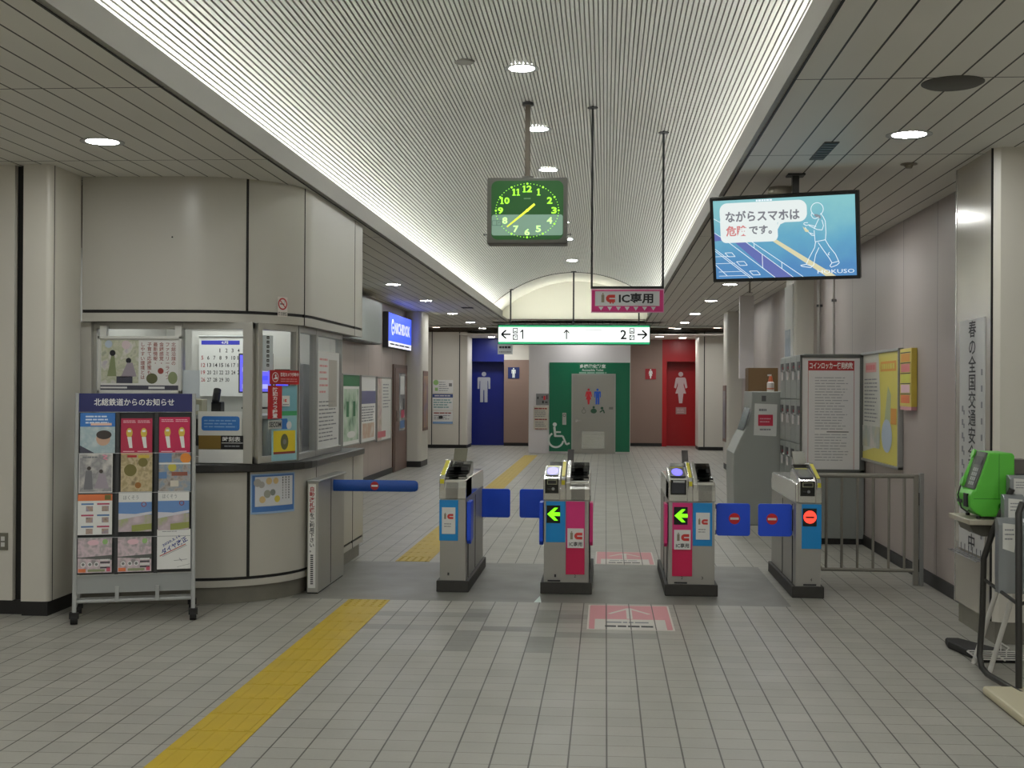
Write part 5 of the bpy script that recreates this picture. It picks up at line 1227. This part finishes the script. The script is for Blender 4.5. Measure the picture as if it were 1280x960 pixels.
pillar_sheet('pale notice with red and grey lines, lowest on the far cream pillar', -4.53,-4.0,.64,.98, lambda p,w,h: (p.lines(.05*w,.75*h,.95*w,.9*h,1,mat('rust',(150,70,62)),1,.6), p.lines(.05*w,.3*h,.95*w,.7*h,3,inkl,1,.4,.3,8), p.rect(.3*w,.4*h,.5*w,.6*h,dark,2), p.rect(0,0,w,.16*h,pblue,1)))
# ------------------------------------------------------------------ right side: locker, ticket machine, posters, fence
t = thing('coin_locker', 'grey coin locker bank with keyed doors standing along the pinkish wall', 'locker', (2.32,14.0,0))
lk = mat('locker_grey',(142,146,142),.4,.2); lkd = mat('locker_door',(150,154,150),.4,.2); kt = mat('key_tag',(214,208,206),.5)
mb = MB(); mb.box(2.03,2.64,13.31,15.0,.06,1.95,lk); mb.build('body', t, bevel=.006)
mb = MB(); mb.box(2.06,2.62,13.33,14.98,0,.06,basem); mb.build('base', t)
for c in range(4):
    for r_ in range(4):
        ya = 13.33+c*.417; za = .09+r_*.465
        mb = MB(); mb.box(2.015,2.03,ya,ya+.405,za,za+.452,lkd); d_ = mb.build('door', t, bevel=.004)
        mb = MB(); mb.cyl((2.015,ya+.07,za+.30),(1.995,ya+.07,za+.30),.018,chrome,seg=10); mb.box(1.985,1.998,ya+.045,ya+.095,za+.20,za+.29,kt); mb.box(1.99,2.0,ya+.06,ya+.08,za+.325,za+.35,mat('key_red',(150,70,80),.5)); mb.box(2.008,2.016,ya+.15,ya+.34,za+.30,za+.39,dark); mb.build('lock', d_)
t = thing('notice_board', 'tall white framed rules board with a red title on the locker end', 'notice board', (2.32,13.29,.74))
mb = MB(); x0,x1,z0,z1 = 1.985,2.635,.74,1.94; f = mat('board_frame',(96,98,94),.4,.3)
for a,b,c,d in ((x0,x1,z0,z0+.03),(x0,x1,z1-.03,z1),(x0,x0+.02,z0,z1),(x1-.05,x1,z0,z1)): mb.box(a,b,13.265,13.308,c,d,f)
mb.build('frame', t, bevel=.004)
mb = MB(); mb.box(x0+.02,x1-.05,13.28,13.30,z0+.03,z1-.03,mat('board_white',(214,212,212),.3)); p = Pan(mb,(x0+.02,13.28,z0+.03),(1,0,0),(0,0,1),.0012); w_,h_ = .58,1.14
rb = mat('board_red',(166,40,44),.4)
p.rect(.06,h_-.13,w_-.055,h_-.03,rb,1); p.text('コインロッカー使用約款',.075,h_-.115,w_-.07,h_-.045,inkw,2,.02)
for a,b,c,d in ((.06,.0,.064,h_-.13),(w_-.059,.0,w_-.055,h_-.13)): p.rect(a,b,c,d,rb,1)
p.lines(.13,.08,w_-.11,h_-.19,30,mat('rule_ink',(158,160,164),.6),1,.30,.25,11); p.rect(.13,.36,w_-.11,.40,mat('board_white2',(220,218,216)),2); p.rect(.25,.378,w_-.11,.388,mat('ink_mid',(90,90,90)),3)
mb.build('sheet', t)

t = thing('fare_machine', 'grey fare adjustment machine with sloping front and white notice, beyond the lockers', 'machine', (2.1,15.4,0))
mb = MB(); prof = [(2.60,0),(1.50,0),(1.485,.62),(1.49,.84),(1.57,1.02),(1.65,1.16),(1.69,1.34),(1.70,1.56),(2.60,1.56)]
mb.prism(prof,'y',15.05,15.9,mat('machine_grey',(160,163,158),.45,.1)); mb.build('body', t, bevel=.012)
mb = MB(); p = Pan(mb,(1.72,15.05,1.05),(1,0,0),(0,0,1),.0015); p.poly([(0,0),(.26,-.01),(.27,.36),(.01,.37)],white,1); p.rect(.05,.11,.22,.24,mat('notice_crimson',(196,36,70),.5),2); p.lines(.06,.27,.15,.32,1,inkl,2,.5); p.lines(.07,.05,.2,.085,1,inkl,2,.5); p.lines(.07,.14,.2,.21,2,palep,3,.3,.2,4); p.rect(.09,.395,.14,.46,mat('ink_mid',(90,90,90)),1); mb.build('notice', t)
mb = MB(); pf = Pan(mb,(1.60,15.85,1.08),(0,-1,0),(.09,0,.28),.002); pf.rect(.08,.02,.70,.30,mat('machine_screen',(60,70,84),.2),1); pf.rect(.75,.05,.82,.25,dark,1); mb.build('front_screen', t)
mb = MB(); mb.lathe([(0,0),(.042,0),(.042,.10),(.02,.125),(.02,.14),(0,.14)],(1.93,15.2,1.56),mat('bottle_white',(214,206,200),.4),16); mb.cyl((1.93,15.2,1.67),(1.93,15.2,1.74),.030,mat('bottle_orange',(190,96,60),.4),r1=.018); mb.box(1.895,1.94,15.19,15.21,1.74,1.76,offw); mb.cyl((1.93,15.2,1.585),(1.93,15.2,1.60),.0425,mat('bottle_label',(206,120,90),.5),seg=16)
single(mb,'spray_bottle','white sanitizer bottle with orange cap standing on the grey fare machine','bottle',(1.93,15.2,1.56), smooth=True)
mb = MB(); mb.box(1.70,2.05,15.45,15.80,1.56,1.84,brown); mb.box(1.70,2.05,15.62,15.63,1.84,1.842,mat('tape',(150,128,90),.4)); single(mb,'cardboard_box','brown cardboard box on top of the fare machine behind the bottle','box',(1.87,15.6,1.56), bevel=.004)
# white strip between pillar and locker: narrow paper banner on the corridor face of the middle pillar
mb = MB(); mb.box(2.393,2.407,16.70,17.40,1.62,2.95,white); p = Pan(mb,(2.393,17.40,1.62),(0,-1,0),(0,0,1),.002); p.rect(.05,.25,.55,.75,picture('banner_bluegrey',((150,164,180),(110,126,146),(190,196,200)),5),1); p.rect(.2,.02,.4,.25,grey,1)
single(mb,'banner_sheet','tall white poster with a blue grey picture on the pillar above the lockers','poster',(2.4,17.05,1.62))
mb = MB(); mb.tube([(2.61,15.95,.0),(2.61,15.95,ZC)],.022,mat('pipe_grey',(150,146,140),.4),10); 
for z in (.6,1.6,2.6): mb.box(2.58,2.65,15.93,15.97,z,z+.03,dark)
single(mb,'wall_pipe','thin grey pipe running up the pinkish wall beside the middle pillar','pipe',(2.61,15.95,0))
mb = MB(); mb.tube([(2.62,15.0,.0),(2.62,15.0,ZC)],.016,mat('pipe_pale',(176,172,166),.4),10)
for z in (.6,1.6,2.6): mb.box(2.595,2.65,14.985,15.015,z,z+.03,grey)
single(mb,'wall_pipe','pale pipe running up the pinkish wall above the rules board','pipe',(2.62,15.0,0))

t = thing('wall_poster', 'large pale and yellow framed poster on the pinkish wall above the fence', 'poster', (2.63,12.45,.87))
ya, yb, za, zb = 11.63, 13.30, .87, 1.96
mb = MB()
for a,b,c,d in ((ya,yb,za,za+.025),(ya,yb,zb-.025,zb),(ya,ya+.03,za,zb),(yb-.03,yb,za,zb)): mb.box(2.60,2.648,a,b,c,d,chrome if c == za and False else alum)
mb.build('frame', t, bevel=.004)
mb = MB(); mb.box(2.618,2.64,ya+.03,yb-.03,za+.025,zb-.025,mat('poster_pale',(206,206,196),.4)); p = Pan(mb,(2.618,yb-.03,za+.025),(0,-1,0),(0,0,1),.0015); w_,h_ = yb-ya-.06, zb-za-.05
yl = mat('poster_yellow_soft',(216,204,92),.4)
p.poly([(.50*w_,.0),(w_,.0),(w_,h_),(.46*w_,h_),(.52*w_,.5*h_)],yl,1); p.poly([(.0,.0),(w_,.0),(w_,.12*h_),(.45*w_,.14*h_),(.0,.06*h_)],yl,2)
p.rect(.08*w_,.83*h_,.40*w_,.92*h_,mat('poster_rose_pale',(212,160,156),.5),2); p.lines(.10*w_,.845*h_,.38*w_,.905*h_,1,mat('poster_rose',(206,120,120),.5),3,.8,.1,3); p.rect(.52*w_,.83*h_,.93*w_,.92*h_,mat('poster_orange',(214,150,60),.5),2); p.lines(.55*w_,.845*h_,.90*w_,.905*h_,1,yl,3,.8,.1,4)
p.lines(.05*w_,.35*h_,.45*w_,.78*h_,12,inkl,2,.3,.3,13); p.rect(.0,.12*h_,.5*w_,.32*h_,picture('poster_pic',((190,180,140),(160,170,160),(206,196,190)),4),3); p.disc(.70*w_,.25*h_,.14*w_,mat('poster_bluegrey',(176,190,206),.5),4,ry=.15*h_); p.poly([(.62*w_,.35*h_),(.72*w_,.7*h_),(.8*w_,.62*h_),(.78*w_,.35*h_)],mat('poster_sage',(170,178,140),.5),2); p.rect(.8*w_,.36*h_,.94*w_,.5*h_,mat('poster_orange',(214,150,60)),3)
mb.build('sheet', t)
t = thing('leaflet_holder', 'narrow yellow hanging leaflet strip on the pinkish wall beside the framed yellow poster', 'leaflet holder', (2.62,11.35,1.41))
mb = MB(); mb.box(2.60,2.648,11.13,11.56,1.44,1.945,mat('holder_clear',(214,190,80),.3)); mb.build('holder', t, bevel=.003)
mb = MB(); p = Pan(mb,(2.60,11.56,1.44),(0,-1,0),(0,0,1),.0015); p2 = Pan(mb,(2.60,11.13,1.44),(1,0,0),(0,0,1),.0015)
p.rect(.02,.02,.41,.49,yl,1)
for k,(m_,z) in enumerate(((mat('poster_orange',(214,150,60)),.39),(mat('poster_rose',(206,120,120)),.30),(mat('lime_print',(206,206,80),.5),.21),(palep,.12),(orange,.03))): p.rect(.05,z,.38,z+.07,m_,2); p.rect(.03,z+.075,.4,z+.083,dark,2)
mb.build('leaflet_front', t)
mb = MB(); mb.box(2.602,2.648,11.14,11.55,1.41,1.44,mat('holder_rose',(206,150,160),.4)); mb.build('tray', t)

# fence between the last gate and the wall
t = thing('fence', 'low grey tubular fence closing the gap between the last gate and the wall', 'fence', (2.15,10.6,0))
fm = mat('fence_metal',(150,147,138),.4,.25)
mb = MB(); mb.tube([(1.74,10.6,.885),(2.50,10.6,.885)],.019,fm,10); mb.build('top_rail', t, smooth=True)
mb = MB(); mb.tube([(1.76,10.6,.12),(2.50,10.6,.12)],.016,fm,10); mb.build('bottom_rail', t, smooth=True)
for x in (1.80,1.925,2.05,2.175,2.30,2.425): mb = MB(); mb.tube([(x,10.6,.12),(x,10.6,.88)],.011,fm,8); mb.build('baluster', t, smooth=True)
mb = MB(); mb.tube([(1.74,10.6,.885),(1.715,10.6,.84),(1.70,10.6,.5),(1.715,10.6,.17),(1.76,10.6,.12)],.019,fm,10); mb.build('end_bar', t, smooth=True)
mb = MB(); mb.box(2.495,2.535,10.585,10.625,.0,.90,fm); mb.build('hinge_post', t, bevel=.004)
mb = MB(); mb.box(2.542,2.575,10.58,10.63,.0,.91,alum); 
mb.build('wall_post', t, bevel=.004)
mb = MB()
for z in (.70,.16): mb.cyl((2.538,10.6,z-.05),(2.538,10.6,z+.05),.012,dark,seg=10)
mb.build('hinge', t)
mb = MB(); mb.box(1.685,1.735,10.55,10.64,0,.12,rubber); mb.build('foot', t, bevel=.01)

# upright safety banner on the first pillar
mb = MB(); mb.box(2.400,2.407,8.33,8.90,.52,2.05,mat('banner_white',(196,196,194),.4)); p = Pan(mb,(2.400,8.90,.52),(0,-1,0),(0,0,1),.0012)
p.vtext('春の全国交通安全運動実施中', .30, 1.525, .118, mat('brush_ink',(44,44,48),.6), 1, .012, step=.1165, wide=1.5)
for k in range(11): p.rect(.50,1.16-.105*k,.535,1.20-.105*k,inkl,1); 
for k in range(9): p.rect(.06,.72-.09*k+.2,.10,.76-.09*k+.2,inkl,1); p.rect(.10,.70-.09*k+.2,.13,.73-.09*k+.2,inkl,1)
single(mb,'safety_banner','tall white upright banner of black brush lettering on the metal pillar face','banner',(2.4,8.6,.52))

mb = MB()
for x in (2.398,2.37,2.342): mb.tube([(x,8.28,.50),(x,8.95,.50)],.004,mat('wire_grey',(120,120,124),.4,.4),6)
for k in range(8): mb.tube([(2.342,8.30+.09*k,.50),(2.398,8.30+.09*k,.50),(2.398,8.30+.09*k,.56)],.003,mat('wire_grey',(120,120,124)),6)
single(mb,'wire_rack','low grey wire rack on the pillar face at the foot of the upright banner','rack',(2.37,8.6,.5))

# green public telephone on its shelf
t = thing('public_telephone', 'bright green public telephone with grey keypad face on the shelf by the pillar', 'telephone', (2.10,7.37,.878))
gp = mat('phone_green',(92,192,62),.35); gd = mat('phone_green_dark',(30,120,20),.4)
mb = MB(); prof = [(2.045,.885),(2.197,.885),(2.206,.92),(2.250,1.03),(2.250,1.225),(2.235,1.238),(2.085,1.238),(2.005,1.035),(1.985,1.025),(1.965,1.0),(1.968,.94),(1.99,.915)]
mb.prism(prof,'y',7.235,7.50,gp); bd = mb.build('body', t, bevel=.008)
mb = MB(); mb.box(2.150,2.1525,7.2335,7.236,.985,1.235,gd); mb.box(1.99,2.22,7.2335,7.236,.983,.986,gd); mb.M = Matrix.Translation((2.165,7.235,.945)) @ Matrix.Rotation(PI/2,4,'X'); mb.lathe([(0,0),(.018,0),(.018,.004),(.010,.004),(.010,.001),(0,.001)],(0,0,0),gd,16); mb.build('side_lock', bd)
# sloping face: keypad plate and display
nx, nz = -(1.238-1.035), (2.085-2.005); L = math.hypot(nx,nz); fx, fz = (2.085-2.005), (1.238-1.035); fl_ = math.hypot(fx,fz)
mb = MB(); pl = Pan(mb,(2.005-.006,7.495,1.035),(0,-1,0),(fx,0,fz),.002)
q = [pl.P(.01,.0,3),pl.P(.25,.0,3),pl.P(.25,fl_,3),pl.P(.01,fl_,3)]; b_ = [v - pl.n*.02 for v in q]; mb.add(q+b_,[(0,1,2,3),(7,6,5,4),(0,4,5,1),(1,5,6,2),(2,6,7,3),(3,7,4,0)],mat('phone_plate',(86,88,84),.45))
pl.rect(.11,.14,.24,.19,black,5)
for i in range(3):
    for j in range(4): pl.rect(.13+.034*i,.02+.027*j,.155+.034*i,.04+.027*j,lgrey,5)
mb.build('keypad_plate', t)
mb = MB(); mb.tube([(2.010,7.455,1.065),(2.012,7.455,1.09),(2.055,7.455,1.18),(2.075,7.455,1.215)],[.020,.017,.017,.020],gp,12)
for a in ((2.012,1.06),(2.082,1.218)): mb.cyl((a[0]-.028,7.455,a[1]+.008),(a[0]+.012,7.455,a[1]-.008),.028,gp,r1=.024,seg=16)
mb.build('handset', t, smooth=True)
mb = MB(); mb.tube([(1.98,7.455,1.05),(1.955,7.44,.99),(1.965,7.40,.92),(1.99,7.36,.90),(2.0,7.30,.93)],.005,black,8); mb.build('cord', t, smooth=True)
mb = MB(); mb.box(1.958,1.97,7.27,7.34,.935,1.01,black); mb.box(1.955,1.96,7.36,7.46,.95,.97,dark); mb.build('coin_return', t, bevel=.002)
mb = MB(); 
for x, y in ((2.03,7.26),(2.17,7.26),(2.03,7.47),(2.17,7.47)): mb.cyl((x,y,.872),(x,y,.886),.014,rubber,seg=10)
mb.build('rubber_foot', t)
t.scale = (.85,1,1); t.location.x += .0225
t = thing('telephone_stand', 'white tubular stand with a grey shelf top and wire basket under the green telephone', 'stand', (2.15,7.4,0))
mb = MB(); mb.prism([(1.995,7.19),(2.26,7.19),(2.40,7.25),(2.40,7.60),(1.99,7.60)],'z',.843,.872,mat('shelf_beige',(176,170,152),.4)); mb.build('shelf_top', t, bevel=.004)
mb = MB(); mb.prism([(2.03,.80),(2.08,.775),(2.34,.775),(2.38,.843),(2.01,.843)],'y',7.25,7.50,mat('bracket_dark',(84,82,74),.5)); mb.build('bracket', t)
wt = mat('tube_white',(206,204,198),.4)
for (xa,ya,xb,yb) in ((2.135,7.60,2.34,7.50),(2.155,7.36,2.36,7.30),(2.385,7.60,2.37,7.5),(2.39,7.36,2.385,7.3)): mb = MB(); mb.tube([(xa,ya,.0),(xb,yb,.78)],.014,wt,10); mb.build('leg', t, smooth=True)
mb = MB()
for k in range(5): mb.tube([(2.10,7.36+.058*k,.075),(2.38,7.36+.058*k,.075)],.004,wt,6)
for x in (2.10,2.24,2.38): mb.tube([(x,7.36,.07),(x,7.60,.07)],.005,wt,6)
mb.tube([(2.26,7.40,.075),(2.26,7.40,.12),(2.28,7.42,.13),(2.28,7.55,.13),(2.28,7.57,.12),(2.28,7.57,.075)],.004,wt,6)
mb.build('wire_basket', t)
mb = MB(); mb.prism([(2.115,8.15),(2.20,8.15),(2.42,7.70),(2.42,7.62),(2.18,7.62),(2.10,8.02)],'z',.0,.045,rubber); single(mb,'rubber_mat','low black rubber mat on the floor behind the white legs of the telephone stand','mat',(2.2,7.9,0), bevel=.012)

# pamphlet stand in the corner of the hall
t = thing('pamphlet_stand', 'dark tubular pamphlet stand with grey metal pockets before the telephone', 'rack', (2.3,7.0,0))
dkf = mat('tube_dark',(58,57,54),.4,.4); pk = mat('pocket_metal',(176,180,180),.35,.4); pks = mat('pocket_shade',(140,144,145),.35,.4)
for nm, pts in (('side_frame',[(2.13,6.72,.03),(2.085,7.15,.035),(2.07,7.21,.06),(2.065,7.235,.12),(2.075,7.22,.35),(2.075,7.20,.66),(2.11,7.17,.80),(2.2,7.12,1.05)]),('side_frame',[(2.14,6.80,.0),(2.135,6.80,.95),(2.16,6.82,1.0)]),('side_frame',[(2.68,6.72,.03),(2.66,7.15,.035),(2.65,7.23,.12),(2.65,7.22,.66),(2.68,7.15,1.05)])):
    mb = MB(); mb.tube(pts,.017,dkf,10); mb.build(nm, t, smooth=True)
mb = MB(); mb.tube([(2.08,7.21,.545),(2.14,6.82,.475)],.010,dkf,8); mb.tube([(2.65,7.22,.545),(2.14,6.80,.475)],.010,dkf,8); mb.build('cross_rail', t)
# three tiers of pockets, turned towards the hall
pz = ((.50,.40,0.0,7.00),(.72,.30,.05,7.07),(.88,.24,.10,7.14))
for i,(z,h,dx,y) in enumerate(pz):
    for k in range(4):
        xa = 2.095+dx+k*.12; mb = MB(); yy = y - k*.045
        mb.prism([(yy,z),(yy+.07,z),(yy+.07,z+h),(yy+.04,z+h),(yy,z+h*.92)],'x',xa,xa+.11,pk if k % 2 else pks); pc_ = mb.build('pocket', t, bevel=.004)
        if (i, k) in ((0,0),(0,1),(1,0),(2,0),(1,1)):
            mb = MB(); p = Pan(mb,(xa+.02,yy-.002,z+h*.60),(1,0,0),(0,0,1),.001); p.poly([(0,.0),(.06,-.02),(.075,h*.32),(.0,h*.34)],offw,1); p.lines(.01,h*.1,.06,h*.28,3,inkl,2,.3,.3,k+3); mb.build('pocket_label', pc_)
mb = MB(); mb.box(2.262,2.34,7.30,7.42,.95,1.20,mat('box_taupe',(104,96,92),.5)); mb.box(2.275,2.325,7.295,7.30,1.0,1.12,dark); single(mb,'metal_box','small taupe box with a dark slot behind the green telephone by the frame edge','box',(2.28,7.36,.95), bevel=.01)
mb = MB(); mb.box(1.965,2.9,6.2,6.84,.0,.045,mat('slab_beige',(196,188,160),.5)); single(mb,'base_slab','pale beige base slab lying on the tiles before the pamphlet stand','slab',(2.4,6.5,0), bevel=.015)
